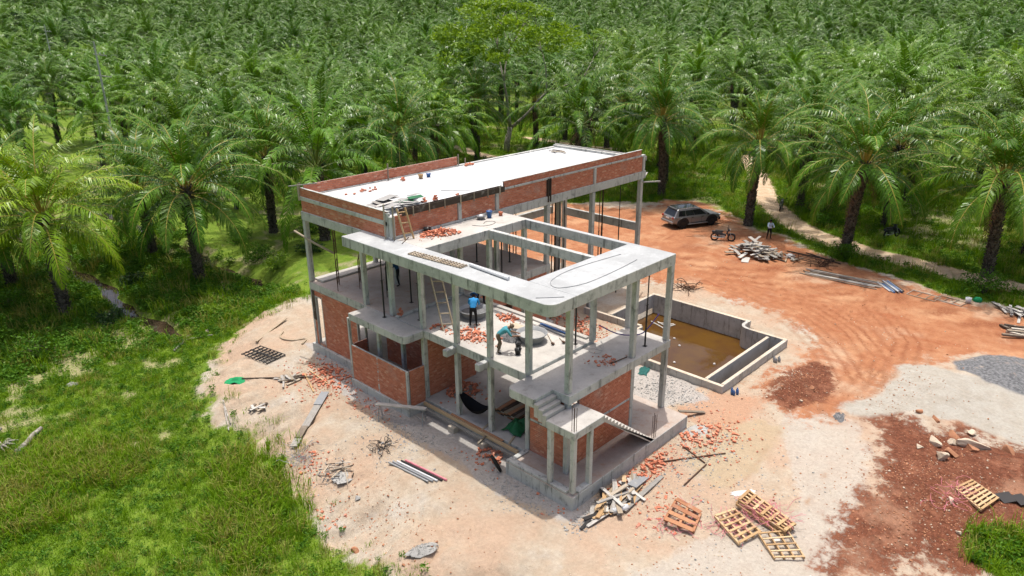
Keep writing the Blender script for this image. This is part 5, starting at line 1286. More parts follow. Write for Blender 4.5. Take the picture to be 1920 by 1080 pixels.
for k, (x, y) in enumerate(((.97, 12.86), (1.9, 11.27))): prop(('black prop on the left balcony edge', 'black prop behind the left balcony column')[k], x, y, 4.242 if x < 1.24 else 4.262, 7.755)
for k, (x, y) in enumerate(((9.3, 12.9), (9.5, 13.6), (10.0, 15.7), (8.9, 16.6), (9.7, 17.0), (3.1, 13.4), (6.8, 13.6), (11.3, 14.2))): prop('black prop on the upstairs floor under the upper roof, '+('by the right front opening', 'just behind the front opening one', 'deep at the right', 'deep in the middle', 'deepest of all', 'nearest the left front corner', 'behind the middle front column', 'rightmost on the slab')[k], x, y, 4.257, 8.915)
for k, (x, y) in enumerate(((14.0, 13.2), (15.2, 13.6), (16.0, 14.6), (18.5, 13.0), (19.6, 13.6), (20.6, 12.9), (21.3, 14.8), (17.6, 15.2), (19.0, 17.2), (14.6, 16.8), (20.4, 18.2), (13.6, 18.4), (15.8, 18.2))): prop('black prop standing on red soil in the open bay', x, y, gz(x, y)-.02, 8.915, .028, 'steel_black' if k % 3 else 'steel_rust')
def scaffold(label, x, y, z0, rz, w=1.2, h=1.7, lv=1, mat='steel_rust'):
    t = thing('scaffolding', label, 'scaffold', (x, y, z0), rz, 'scaffold frames')
    for q in (-1, 1): m = MB(); m.tube([(q*w/2, 0, 0), (q*w/2, 0, h*lv)], .022, 6); m.build('post', MAT[mat], t)
    for l in range(lv):
        for zz in (.35, 1.0, 1.62): m = MB(); m.tube([(-w/2, 0, l*h+zz), (w/2, 0, l*h+zz)], .018, 6); m.build('rail', MAT[mat], t)
        m = MB(); m.tube([(-w*.25, 0, l*h+.35), (-w*.25, 0, l*h+1.62)], .014, 5); m.tube([(w*.25, 0, l*h+.35), (w*.25, 0, l*h+1.62)], .014, 5); m.build('stay', MAT[mat], t)
    return t
for k, (x, y, a) in enumerate(((15.0, 14.8, .8), (18.0, 14.0, .8), (19.5, 15.4, .8), (20.9, 13.8, .8), (17.0, 17.4, .6))): scaffold('rusty scaffold frame on red soil under the open bay', x, y, gz(x, y)-.02, a)
scaffold('rusty scaffold frame on the upstairs floor at the far left', 1.75, 18.0, 4.262, .9, 1.0, 1.7, 2); scaffold('black scaffold frame upstairs between the left columns', 2.75, 17.4, 4.262, .9, 1.0, 1.7); scaffold('black scaffold frame upstairs beside the navy worker', 3.0, 15.3, 4.262, .9, 1.0, 1.7, 1, 'steel_black')
t = thing('timber_pole', 'rough pole lashed across the left corner columns', 'pole', (1.3, 19.4, 6.6)); m = MB(); m.tube([(-.15, 1.6, .45), (.1, 0, 0), (.4, -1.3, -.35)], .06, 7); m.build('shaft', MAT['wood'], t, smooth=True)
def yard_frame(label, x, y, rz, w, l): 
    t = thing('scaffolding', label, 'scaffold', (x, y, gz(x, y)+.04), rz, 'frames lying flat on the yard')
    for q in (-1, 1): m = MB(); m.tube([(-l/2, q*w/2, 0), (l/2, q*w/2, 0)], .03, 6); m.build('post', MAT['wood'], t)
    for k in range(4): m = MB(); m.tube([(-l/2+l*k/3, -w/2, .02), (-l/2+l*k/3, w/2, .02)], .022, 6); m.build('rail', MAT['wood'], t)
yard_frame('ladder-like frame lying on the yard edge, nearer the pipe bundle', 34.2, -3.0, 1.45, 1.1, 1.8); yard_frame('ladder-like frame lying on the yard edge, nearer the green sack', 34.4, -4.6, 1.4, 1.0, 1.7)
t = thing('scaffolding', 'dark metal frame on legs beside the short beams', 'scaffold', (35.9, 6.0, gz(35.9, 6)), 1.35, 'frames lying flat on the yard')
for q in (-1, 1):
    m = MB(); m.tube([(-.9, q*.5, 0), (-.9, q*.5, .35), (.9, q*.5, .35), (.9, q*.5, 0)], .03, 6); m.build('leg', MAT['steel_rust'], t)
for k in range(5): m = MB(); m.tube([(-.8+.4*k, -.5, .36), (-.8+.4*k, .5, .36)], .02, 6); m.build('rail', MAT['steel_rust'], t)
# ------------------------------------------------------------------ loose bricks, rubble, stones
lb = MB(); lb.box((0, 0, 0), (.17, .085, .065)); LOOSE = lb.mesh('brick', MAT['brick'])
hb2 = MB(); hb2.box((0, 0, 0), (.09, .085, .06), R3(0, .15, 0)); HALF = hb2.mesh('brick', MAT['brick'])
def brick_pile(label, x, y, z, rx, ry, h, n, seed, rz=0.0, name='brick_pile'):
    r = random.Random(seed); t = thing(name, label, 'brick pile', (x, y, z), rz, 'piles of loose bricks')
    for k in range(n):
        u = r.random()**.55; a = r.uniform(0, 6.28); o = link('brick', LOOSE if r.random() < .75 else HALF, t)
        zz = .04+h*max(0, 1-u)*r.uniform(.3, 1)
        o.location = (math.cos(a)*u*rx, math.sin(a)*u*ry, zz); tl = .5 if zz > .08 else .12
        o.rotation_euler = (r.uniform(-tl, tl), r.uniform(-tl, tl), r.uniform(0, 6.28))
    return t
ZF, ZR, ZD = 4.262, 8.262, 9.102
brick_pile('pile of loose orange bricks on the roof beside the parapet', 3.55, 11.35, ZR, 1.0, .5, .26, 90, 1, -.5)
brick_pile('spread of orange bricks on the upstairs floor behind the blue worker', 2.3, 8.0, ZF, .6, 1.0, .12, 55, 2, .2)
brick_pile('ring of red bricks on the upstairs floor beyond the gravel heap', 4.9, 8.25, ZF, .4, .7, .08, 22, 3)
brick_pile('scattered bricks at the foot of the upstairs ladder', 1.9, 9.9, ZF, .5, .35, .10, 14, 4)
brick_pile('small upright stack of bricks on the left balcony', 1.55, 12.3, ZF, .10, .12, .5, 16, 5)
brick_pile('heap of bricks in the shade of the ground floor room', 3.0, 9.5, .565, .9, .75, .55, 120, 6)
brick_pile('bricks strewn on the ground beside the left foundation', -.2, 16.8, gz(-.2, 16.8), 1.1, 1.9, .08, 90, 7)
brick_pile('bricks strewn along the ground beside the stair plinth', 4.2, -.55, gz(4.2, -.55), 1.7, .42, .16, 60, 8)
brick_pile('broken bricks scattered off the far plinth corner', 8.2, -1.2, gz(8.2, -1.2), 1.5, 1.0, .06, 50, 9, -.5)
brick_pile('few bricks lying by the plank heap at the plinth corner', 2.2, -.5, gz(2.2, -.5), .9, .35, .15, 30, 10)
brick_pile('broken bricks below the walkway beside the rubber tyre', .5, 5.0, gz(.5, 5), .45, .8, .10, 44, 11)
brick_pile('great field of dumped bricks behind the pool wall', 14.3, 11.6, gz(14.3, 11.6), 1.5, 2.0, .3, 110, 12)
brick_pile('bricks stacked in a row on the roof deck edge', 13.3, 19.75, ZD, .5, .18, .16, 16, 13)
for k, (x, y) in enumerate(((4.96, 14.24), (5.6, 14.1), (6.6, 13.5), (7.5, 19.2))):
    brick_pile(('little stack of bricks on the roof by the dark board, left of three', 'little stack of bricks on the roof by the dark board, middle of three', 'little stack of bricks on the roof by the dark board, right of three', 'little stack of bricks by the back parapet of the roof')[k], x, y, ZD, .10, .10, .35, 9, 20+k)
brick_pile('bricks dotted along the back parapet of the roof deck', 4.2, 18.6, ZD, 1.4, .4, .04, 12, 26, .2)
# fine rubble: too many to count
def rubble(name, label, specs, mat, seed, size=(.03, .09)):
    r = random.Random(seed); m = MB()
    for (x, y, rx, ry, n, z) in specs:
        xs_ = [r.gauss(x, rx*.6) for _ in range(n)]; ys_ = [r.gauss(y, ry*.6) for _ in range(n)]
        zs_ = Hfull(np.array(xs_), np.array(ys_)) if z is None else [z]*n
        for a, b, c in zip(xs_, ys_, zs_):
            if z is None and (-.05 < a < 8.5 and -.05 < b < 12): continue
            s = r.uniform(*size)*(1 if r.random() < .85 else 1.6); m.box((a, b, c+s*.25), (s*r.uniform(.8, 1.7), s, s*.65), R3(r.uniform(-.6, .6), r.uniform(-.6, .6), r.uniform(0, 6.28)))
    o = m.build(name, mat); tag(o, label, 'rubble', None, 'stuff'); return o
rubble('brick_rubble', 'crumbled red brick strewn over the sand around the house', [(-.4, 16.5, 1.6, 2.2, 500, None), (-.6, 12.2, .8, 1.6, 90, None), (4.5, -.7, 2.4, .6, 260, None), (8.6, -1.4, 2.0, 1.4, 260, None), (2.3, -2.6, 1.6, .8, 120, None), (-4.9, 11.0, .7, .9, 90, None), (-6.2, 7.6, .6, 1.2, 40, None), (.3, 5.0, .5, 1.2, 180, None), (-.2, .6, .8, .8, 30, None), (2.4, 8.0, .7, 1.1, 160, ZF), (5.0, 8.2, .4, .7, 60, ZF), (4.6, 2.2, .5, .5, 50, 4.122), (3.4, 11.4, 1.0, .5, 80, ZR), (13.6, 9.5, 1.6, 1.8, 350, None), (9.8, 9.0, 1.2, 2.4, 250, None), (3.2, 9.3, .9, .8, 80, .562)], MAT['brick'], 31, (.025, .07))
rubble('stone_chips', 'grey stone chips and mortar crumbs around the house base', [(-.8, 9.5, .8, 3.0, 420, None), (-.7, 2.4, .7, 1.6, 300, None), (-.2, -.7, .7, .4, 200, None), (6.5, -1.6, 3.2, 1.2, 420, None), (10.8, 2.6, 1.3, 1.8, 600, None), (-2.6, 9.0, 1.0, 1.6, 120, None), (-4.6, 9.8, .8, .8, 160, None), (5.0, -4.6, 4.0, 1.8, 160, None), (.5, 14.0, .5, 3.0, 160, None)], MAT['cement'], 32, (.018, .05))
rubble('soil_clods', 'clods and stones on the dark red soil', [(10.5, -10, 4.5, 2.8, 1500, None), (15.8, -2.2, 2.6, 1.2, 420, None), (19, -6, 3.5, 2, 200, None), (-5.0, 6, 1.6, 4.5, 420, None), (27, 0, 6, 5, 260, None), (1, -5, 6, 2.5, 260, None)], MAT['rock_red'], 33, (.015, .045))
rubble('pale_stones', 'pale pebbles scattered across the open ground', [(10.5, -10, 4.5, 2.8, 420, None), (15.5, -1.8, 2.4, 1.2, 120, None), (-5, 10, 2.0, 7, 150, None), (24, -3, 6, 4, 140, None), (1, -4, 6, 2.5, 160, None), (30, 8, 5, 7, 90, None)], MAT['rock'], 34, (.012, .04))
def rock(label, x, y, s, seed, mat='rock', sq=(1, 1, 1), rz=0):
    r = random.Random(seed); bm = bmesh.new(); bmesh.ops.create_icosphere(bm, subdivisions=3, radius=1)
    s *= .8; pl = [(Vector((r.gauss(0, 1), r.gauss(0, 1), r.gauss(0, 1))).normalized(), r.uniform(.35, .75)) for _ in range(12)]
    for v in bm.verts:
        for n_, d in pl:
            k = v.co.dot(n_)
            if k > d: v.co -= n_*(k-d)
        v.co *= 1+r.uniform(-.04, .04)
        v.co = Vector((v.co.x*s*sq[0], v.co.y*s*sq[1], v.co.z*s*sq[2]))
    me = bpy.data.meshes.new('rock'); bm.to_mesh(me); bm.free(); me.materials.append(MAT[mat])
    o = link('rock', me); o.location = (x, y, gz(x, y)+s*.12*sq[2]); o.rotation_euler = (r.uniform(-.4, .4), r.uniform(-.4, .4), rz or r.uniform(0, 6)); return tag(o, label, 'rock', 'rocks on the dark red soil')
rock('long pale slab of limestone pointing right in the rock group', 15.7, -10.35, .55, 1, 'rock', (2.3, .75, .7), -.95)
rock('pale rounded boulder at the left front of the rock group', 13.45, -9.45, .42, 2, 'rock', (1.1, 1, .9)); rock('pale boulder behind the left front one', 14.6, -8.85, .45, 3, 'rock', (1.2, 1, .9))
rock('brown boulder right of the pale ones', 14.1, -9.75, .38, 4, 'rock_red', (1.2, 1, .9)); rock('flat tan stone at the far left of the rock group', 13.7, -8.5, .28, 5, 'rock', (1.4, .8, .7))
rock('reddish boulder at the back of the rock group', 16.0, -9.3, .42, 6, 'rock_red', (1.5, 1, .8)); rock('tan block in the middle of the rock group', 15.2, -9.5, .42, 7, 'rock', (1.3, .9, .8)); rock('brown slab leaning on the long pale slab', 15.3, -10.2, .36, 8, 'rock_red', (1.3, .8, 1.1))
rock('reddish stone at the edge of the pale sand', 16.7, -8.4, .3, 9, 'rock_red', (1.6, .8, .7)); rock('small dark stone at the pale sand edge', 16.9, -7.6, .24, 10, 'rock_red', (1.6, .8, .7)); rock('tan boulder right behind the long slab', 16.7, -9.9, .38, 11, 'rock', (1.3, 1, .8)); rock('brown stone near the right edge of the soil', 16.3, -11.4, .4, 12, 'rock_red', (1.4, .9, .8))
rock('grey concrete lump alone on the sandy slope', -5.0, 7.25, .22, 13, 'cement', (1.2, 1, .7)); rock('pale stone half sunk in the dark soil', 8.6, -11.3, .2, 14); rock('white stone in the grass corner', 9.2, -12.6, .22, 15, 'rock', (1.6, .7, .7)); rock('white stone by the yellow pallet', 10.4, -10.6, .24, 16, 'rock', (1.3, .9, .8))
rock('reddish clod near the grass at the bottom of the slope', -6.6, 5.2, .24, 17, 'rock_red'); rock('pale stone where sand meets grass', -6.2, 13.6, .28, 18, 'rock', (1.4, 1, .6)); rock('pale stone on the grass bank by the stream end', -1.2, 29.4, .3, 19, 'rock'); rock('greyish rock hidden in the left grass', -9.6, 28.0, .4, 20, 'cement', (1.4, 1, .6))
rock('dark lump of clay near the mound by the pool', 15.6, -2.9, .2, 21, 'rock_red'); rock('pale stone on the slope of the mound', 14.2, -3.0, .15, 22, 'rock')

def mound(name, label, cat, x, y, z, rx, ry, h, mat, seed, rz=0, grains=0, gmat=None):
    r = random.Random(seed); n = 26; K = 9; m = MB(); ph = [r.uniform(0, 6.28) for _ in range(4)]
    for k in range(K):
        q = k/(K-1)
        for j in range(n):
            a = 2*math.pi*j/n; w = 1+.10*math.sin(3*a+ph[0])+.07*math.sin(5*a+ph[1])+.04*math.sin(9*a+ph[2])
            m.v.append((math.cos(a)*rx*q*w, math.sin(a)*ry*q*w, h*(1-q)**.9*(1+.15*math.sin(4*a+ph[3])*q)+r.uniform(-.01, .01)-.004*(k == K-1)))
    m.f = [(k*n+j, k*n+(j+1) % n, (k+1)*n+(j+1) % n, (k+1)*n+j) for k in range(K-1) for j in range(n)]; m.m = [0]*len(m.f); m.f = [f[::-1] for f in m.f]
    t = thing(name, label, cat, (x, y, z), rz); m.build('heap', mat, t, smooth=True)
    if grains:
        g = MB()
        for _ in range(grains):
            u = r.random()**.5; a = r.uniform(0, 6.28); s = r.uniform(.02, .045); g.box((math.cos(a)*rx*u, math.sin(a)*ry*u, h*(1-u)**.9+s*.2), (s, s*.8, s*.7), R3(r.uniform(-1, 1), r.uniform(-1, 1), r.uniform(0, 6)))
        o = g.build('gravel', gmat or mat, t); o['kind'] = 'stuff'
    return t
MAT['gravel'] = concrete('gravel', (.17, .17, .175), (.07, .07, .075), 0, (.36, .36, .36), .5)
mound('gravel_heap', 'heap of dark grey gravel on the upstairs floor', 'gravel', 3.65, 6.6, ZF, .80, .62, .28, MAT['gravel'], 1, .7, 900)
mound('cement_heap', 'pale heap of dried cement at the bottom of the slope', 'cement', -5.35, 2.65, gz(-5.35, 2.65)-.02, .6, .32, .16, MAT['cement'], 2, -.3, 160)
mound('cement_heap', 'low grey mortar spill beside the charred sticks on the slope', 'cement', -4.4, 9.0, gz(-4.4, 9.0)-.02, .7, .45, .07, MAT['cement'], 3, .3, 120)
mound('cement_heap', 'white cement patch beside the far plinth corner', 'cement', 8.6, -.55, gz(8.6, -.55)-.01, .9, .45, .06, MAT['cement'], 4, -.4, 60)
mound('gravel_heap', 'tiny grey gravel heap on the track by the pale sand', 'gravel', 14.3, -4.9, gz(14.3, -4.9)-.01, .5, .3, .05, MAT['gravel'], 5, .3, 60)
mound('sand_heap', 'small sand heap on the upstairs floor by the gravel', 'sand', 4.4, 7.3, ZF, .5, .45, .14, MAT['rock'], 6)

# ------------------------------------------------------------------ tools and tubs upstairs
def tub(label, x, y, z, R, h, fill, mat='pvc_grey'):
    t = thing('mortar_tub', label, 'tub', (x, y, z), 0, 'round mixing tubs')
    m = MB(); m.lathe([(.001, .01), (R*.72, .01), (R, h), (R*1.07, h), (R*1.07, h-.02), (R*.97, h-.03), (R*.74, .03)], n=24); m.build('shell', MAT[mat], t, smooth=True)
    m = MB(); m.lathe([(.001, h*.62), (R*.88, h*.60)], n=20); m.m = [0]*len(m.f); m.build('mortar', MAT[fill], t); return t
tub('wide mixing tub before the blue-jacketed worker', 4.0, 9.65, ZF, .72, .42, 'gravel'); tub('wide mixing tub of mortar beside the gravel heap', 3.85, 5.65, ZF, .68, .42, 'cement')
def bucket(label, x, y, z, mat='plastic_black', R=.15, h=.26, group='black buckets'):
    t = thing('bucket', label, 'bucket', (x, y, z), rnd.uniform(0, 6), group); m = MB(); m.lathe([(.001, .005), (R*.72, .005), (R, h), (R*1.06, h), (R*1.04, h-.03), (R*.9, h-.03), (R*.68, .03)], n=16); m.build('shell', MAT[mat], t, smooth=True)
    m = MB(); m.tube([(R*math.cos(a), R*.25, h+R*.5*math.sin(a)) for a in np.linspace(0, math.pi, 9)], .006, 5); m.build('handle', MAT['steel_grey'], t); return t
bucket('black bucket upstairs, nearer the floor edge', 2.36, 5.12, ZF); bucket('black bucket upstairs, nearer the gravel', 2.85, 5.55, ZF); bucket('dark bucket beside the brick pile on the roof', 3.3, 12.05, ZR, R=.2, h=.22)
bucket('blue canister-like bucket on the roof by the parapet', 7.25, 11.75, ZR, 'pvc_blue', .16, .36); bucket('orange tin beside the blue bucket on the roof', 7.95, 11.6, ZR, 'brick', .12, .2)
bucket('dark bowl left of the blue bucket on the roof', 6.75, 11.85, ZR, 'steel_grey', .24, .2)
def hoe(label, p0, p1, z):
    t = thing('hoe', label, 'hoe', (*p0, z), 0, 'hoes on the upstairs floor'); d = Vector((p1[0]-p0[0], p1[1]-p0[1], 0))
    m = MB(); m.tube([(0, 0, .03), tuple(d+Vector((0, 0, .06)))], .018, 6); m.build('handle', MAT['wood'], t); m = MB(); m.box(d+Vector((0, 0, .07)), (.18, .14, .05), R3(.3, .2, .4)); m.build('blade', MAT['steel_rust'], t)
hoe('long-handled hoe lying on the pale upstairs floor', (5.15, 6.0), (4.15, 4.65), ZF); hoe('short hoe lying near the step edge upstairs', (4.9, 4.9), (4.6, 4.4), ZF)
def pipes(label, pts_list, mats, r_=.04, name='pipe_bundle'):
    t = thing(name, label, 'pipes', pts_list[0][0]); b = Vector(pts_list[0][0])
    for k, ps in enumerate(pts_list): m = MB(); m.tube([tuple(Vector(p)-b) for p in ps], r_, 8); m.build('pipe', MAT[mats[k % len(mats)]], t)
    return t
pipes('blue and grey pipes along the upstairs floor kerb', [[(5.45, 6.55, ZF+.05), (5.4, 4.65, ZF+.05)], [(5.3, 6.5, ZF+.05), (5.15, 4.8, ZF+.05)], [(5.38, 6.4, ZF+.13), (5.28, 4.7, ZF+.13)]], ['pvc_blue', 'pvc_grey', 'pvc_blue'])
pipes('white pipe lying along the edge of the front roof opening', [[(1.18, 6.75, ZR+.08), (1.02, 4.35, ZR+.08)]], ['pvc_white'], .075, 'white_pipe')
pipes('bundle of grey and pink pipes on the sand before the house', [[(-2.9+.15*k, 7.9-.1*k, gz(-2.8, 7.5)+.06), (-2.65+.15*k, 5.55-.12*k, gz(-2.5, 5.6)+.06)] for k in range(5)], ['steel_grey', 'pvc_grey', 'pvc_white', 'steel_black', 'pink'], .045)
def cable(label, pts, r_, mat, name='cable', cat='cable', smooth=3):
    P_ = [Vector(p) for p in pts]; out = []
    for i in range(len(P_)-1):
        a, b, c, d = P_[max(i-1, 0)], P_[i], P_[i+1], P_[min(i+2, len(P_)-1)]
        for k in range(smooth):
            t = k/smooth; out.append(.5*((2*b)+(c-a)*t+(2*a-5*b+4*c-d)*t*t+(3*b-a-3*c+d)*t**3))
    out.append(P_[-1]); m = MB(); m.tube(out, r_, 6); o = m.build(name, MAT[mat], None, smooth=True); return tag(o, label, cat)
cable('thin grey cable looping over the white front roof', [(x, y, ZR+.012) for x, y in [(6.78, 3.02), (4.99, 3.25), (3.45, 3.33), (2.36, 3.14), (1.88, 2.89), (1.67, 2.59), (1.77, 2.24), (2.81, 1.87), (4.77, 1.89), (6.63, 2.07)]], .014, 'pvc_grey')
cable('short straight rod on the rounded corner of the front roof', [(.3, 2.25, ZR+.012), (1.1, 1.54, ZR+.012)], .014, 'pvc_grey', 'steel_rod', 'rod')
cable('thin dark rod lying on the upper roof deck', [(7.3, 15.6, ZD+.012), (8.3, 14.3, ZD+.012)], .016, 'pvc_grey', 'steel_rod', 'rod')
cable('purple hose sagging between the balcony columns', [(5.6, 3.2, 5.2), (6.2, 2.6, 4.75), (6.9, 2.1, 4.62), (7.4, 1.9, 4.72), (8.2, 1.75, 5.35)], .028, 'purple', 'hose', 'hose')
cable('coil of thin wire on the balcony floor', [(5.0+.3*math.cos(a)+.05*a, 3.0+.3*math.sin(a*1.1), 4.135+.01*a) for a in np.linspace(0, 14, 36)], .008, 'steel_grey', 'wire_coil', 'wire')
cable('dark rod lying along the balcony floor', [(4.6, 1.75, 4.15), (5.5, 1.55, 4.2)], .028, 'steel_rust', 'steel_rod', 'rod')
cable('black cable on the roof beside the tools', [(5.6, 11.3, ZR+.01), (5.9, 10.8, ZR+.01), (6.5, 10.7, ZR+.01), (6.9, 11.0, ZR+.01), (6.6, 11.3, ZR+.01), (6.2, 11.1, ZR+.01)], .012, 'steel_black')
cable('rebar rods lying across the front roof slab', [(1.2, 11.4, ZR+.02), (2.1, 12.0, ZR+.02)], .014, 'steel_rust', 'steel_rod', 'rod')
# rack of slats on the roof
t = thing('slat_bundle', 'bundle of thin wooden slats on the left strip of the front roof', 'slats', (.75, 8.4, ZR), .09)
for k in range(4): m = MB(); m.bx(-.20+.12*k, -.15+.12*k, -1.6, 1.6, .01, .05); m.build('slat', MAT['wood'], t)
for k in range(18): m = MB(); m.bx(-.22, .22, -1.55+.18*k, -1.50+.18*k, .052, .072); m.build('cross_slat', MAT['wood'], t)
t = thing('roof_debris', 'rumpled grey sheets and boards heaped on the roof deck corner', 'sheets', (3.7, 14.6, ZD))
rr = random.Random(4)
for k in range(16): m = MB(); m.box((rr.uniform(-1.3, 1.4), rr.uniform(-.9, 1.0), .05+.02*k), (rr.uniform(.6, 1.3), rr.uniform(.3, .7), .02), R3(rr.uniform(-.15, .15), rr.uniform(-.15, .15), rr.uniform(-.5, .9))); m.build('sheet', [MAT['cement'], MAT['wood_grey'], MAT['tarp_green'], MAT['cement']][k % 4] if k != 2 else MAT['cement'], t)
bucket('small blue pail on the upper roof deck', 9.2, 18.9, ZD, 'pvc_blue', .14, .22); bucket('yellow-brown tin on the upper roof deck', 8.6, 18.9, ZD, 'wood_new', .15, .25)
planks('scrap_wood', 'few sticks at the far back corner of the roof deck', 'sticks', (20.9, 18.6, ZD), heap(5, .5, .5, .08, (.5, 1.3), 61), W3)

# ------------------------------------------------------------------ under the house
t = thing('hammock', 'black hammock slung between the ground floor columns', 'hammock', (1.75, 6.95, 0))
m = MB(); A = Vector((-.33, 1.0, 1.75)); B = Vector((-.30, -1.0, 1.75)); K = 18; W_ = 7
for k in range(K+1):
    q = k/K; c = A.lerp(B, q)+Vector((0.05*math.sin(math.pi*q), 0, -math.sin(math.pi*q)*.78)); wd = .05+.34*math.sin(math.pi*q)**.7
    for j in range(W_): u = j/(W_-1)*2-1; m.v.append(tuple(c+Vector((wd*u, 0, .30*abs(u)**2*math.sin(math.pi*q)))))
m.f = [(k*W_+j, k*W_+j+1, (k+1)*W_+j+1, (k+1)*W_+j) for k in range(K) for j in range(W_-1)]; m.m = [0]*len(m.f); m.build('cloth', MAT['cloth_black'], t, smooth=True)
for q, (p, c) in enumerate(((A, (-.37, 1.04, 1.9)), (B, (-.37, -1.1, 1.9)))): m = MB(); m.tube([tuple(p), c], .015, 5); m.build('rope', MAT['steel_rust'], t)
planks('plank_stack', 'dark stack of formwork planks in the shade of the ground floor', 'planks', (3.6, 6.2, .565), [((-1.0, -.7+.22*(k % 7), .05+.07*(k//7)), (1.1, -.65+.22*(k % 7)+.1*math.sin(k), .05+.07*(k//7)), .20, .05) for k in range(28)], [MAT['wood'], MAT['wood_dark'], MAT['wood_red']])
def crumple(name, label, cat, x, y, z, rx, ry, h, mat, seed, rz=0):
    r = random.Random(seed); bm = bmesh.new(); bmesh.ops.create_grid(bm, x_segments=16, y_segments=16, size=1)
    for v in bm.verts:
        a, b = v.co.x, v.co.y; q = max(0, 1-(a*a+b*b)*.7)
        v.co = Vector((a*rx*(1+.12*math.sin(5*b+seed)), b*ry*(1+.12*math.sin(4*a+seed*2)), .02+h*q*(.5+.5*abs(math.sin(3.1*a+seed)*math.cos(2.7*b+1.3*seed)))+r.uniform(0, .05)*h*2))
    me = bpy.data.meshes.new(name); bm.to_mesh(me); bm.free(); me.materials.append(mat); me.polygons.foreach_set('use_smooth', [True]*len(me.polygons))
    o = link(name, me); o.location = (x, y, z); o.rotation_euler.z = rz; return tag(o, label, cat)
crumple('green_tarpaulin', 'green tarpaulin bunched up in the ground floor shade', 'tarpaulin', 2.25, 5.0, .57, .55, .5, .6, MAT['tarp_green'], 3)
crumple('green_net', 'bright green net scrap hanging on the end of a pole', 'net', -3.75, 20.2, gz(-3.75, 20.2), .35, .5, .25, MAT['cloth_green'], 5, .8)
for k, (lb_, x, y, rx, ry, s) in enumerate((('white plastic sheet on the sand above the pallet stack', 5.6, -4.3, .5, .14, 1), ('white scrap among the pallets', 3.9, -6.5, .2, .14, 3), ('pale plastic sheet at the bottom edge of the picture', 2.4, -8.2, .45, .3, 4))): crumple('plastic_sheet', lb_, 'plastic sheet', x, y, gz(x, y), rx, ry, .05, MAT['white_stuff'], s+7, -.6)
crumple('green_scrap', 'green and white scrap where grass meets the sand', 'scrap', -6.2, 12.6, gz(-6.2, 12.6), .45, .22, .10, MAT['leaf_light'], 17, .3); crumple('green_scrap', 'green and white scrap by the pool wall', 'scrap', 11.9, 4.7, gz(11.9, 4.7), .5, .25, .12, MAT['fishtank'], 19, .4)
crumple('blue_tarpaulin', 'blue tarpaulin half hidden behind the palms at the left roof corner', 'tarpaulin', 21.5, 49.5, gz(21.5, 49.5)+.6, 1.6, 1.4, 1.6, MAT['tarp_blue'], 23)
crumple('blue_tarpaulin', 'blue tarpaulin behind the brick parapet of the roof', 'tarpaulin', 29.0, 50.0, gz(29, 50)+.6, 1.8, 1.2, 1.5, MAT['tarp_blue'], 24)

# walkway boards along the ground floor edge, resting on blocks
planks('timber_walkway', 'rusty timber formwork running along the ground floor edge', 'formwork', (1.0, 7.1, 0), [((.05, -3.2, .42), (.05, 3.1, .42), .10, .16), ((-.18, -3.1, .34), (-.18, 3.2, .34), .14, .05), ((.13, -2.2, .545), (.13, 1.2, .545), .12, .03), ((.1, -.9, .56), (1.0, -.7, .60), .09, .05), ((.1, -2.6, .56), (1.1, -2.2, .60), .09, .05), ((-.6, -1.35, .35), (.3, -1.2, .5), .08, .06)], [MAT['wood_new'], MAT['wood_grey'], MAT['wood_red'], MAT['wood'], MAT['wood'], MAT['wood']])
for k, (x, y) in enumerate(((.72, 7.75), (.72, 5.75))):
    m = MB(); m.bx(x-.16, x+.16, y-.2, y+.2, gz(x, y)-.1, .30); o = m.build('timber_block', MAT['wood'], None, bevel=.02); tag(o, ('stubby timber block under the walkway, nearer the brick room', 'stubby timber block under the walkway, nearer the stairs')[k], 'block')
t = thing('trestle_bench', 'pale metal trestle bench standing before the brick room', 'trestle', (-.35, 10.2, gz(-.35, 10.2)), math.radians(-58))
m = MB(); m.bx(-1.25, 1.25, -.12, .12, .82, .88); m.build('top', MAT['wood_grey'], t)
for q in (-1, 1):
    m = MB(); m.tube([(q*1.1, -.3, 0), (q*1.1, -.05, .82)], .02, 6); m.build('leg', MAT['steel_grey'], t); m = MB(); m.tube([(q*1.1, .3, 0), (q*1.1, .05, .82)], .02, 6); m.build('leg', MAT['steel_grey'], t)
    m = MB(); m.tube([(q*1.1, 0, .12), (q*.1, 0, .80)], .015, 6); m.build('brace', MAT['steel_grey'], t)
t = thing('tyre', 'black rubber hose ring leaning on the plinth end', 'tyre', (-.05, 4.15, gz(-.05, 4.15)+.30), math.radians(60)); t.rotation_euler.x = 1.1
m = MB(); m.tube([(.36*math.cos(a), .36*math.sin(a), 0) for a in np.linspace(0, 2*math.pi, 25)], .06, 8, cap=False); m.build('ring', MAT['rubber'], t, smooth=True)

# ------------------------------------------------------------------ things lying on the sand
def flat_plank(name, label, a, b, w, th, mat, cat='plank', dz=.0):
    za, zb = gz(*a)+th/2+.02+dz, gz(*b)+th/2+.02
    up_ = max(0, max(gz(a[0]+(b[0]-a[0])*q, a[1]+(b[1]-a[1])*q)+th/2-(za+(zb-za)*q) for q in (.2, .4, .5, .6, .8))); za += up_*.8; zb += up_*.8
    t = thing(name, label, cat, (a[0], a[1], za)); d = Vector((b[0]-a[0], b[1]-a[1], zb-za))
    m = MB(); m.bar((0, 0, 0), d, w, th); m.build('board', mat, t); return t
PZ_ = max(gz(-3.16+1.79*q, 13.67+1.46*q)-(gz(-1.37, 15.13)-gz(-4.95, 12.21))*q/2 for q in (-1, -.75, -.5, -.25, 0, .25, .5, .75, 1))
t = thing('scaffold_plank', 'long scaffold plank of pale and dark boards sloping over the sand', 'plank', (-3.2, 13.7, PZ_), math.atan2(15.13-12.21, -1.37+4.95))
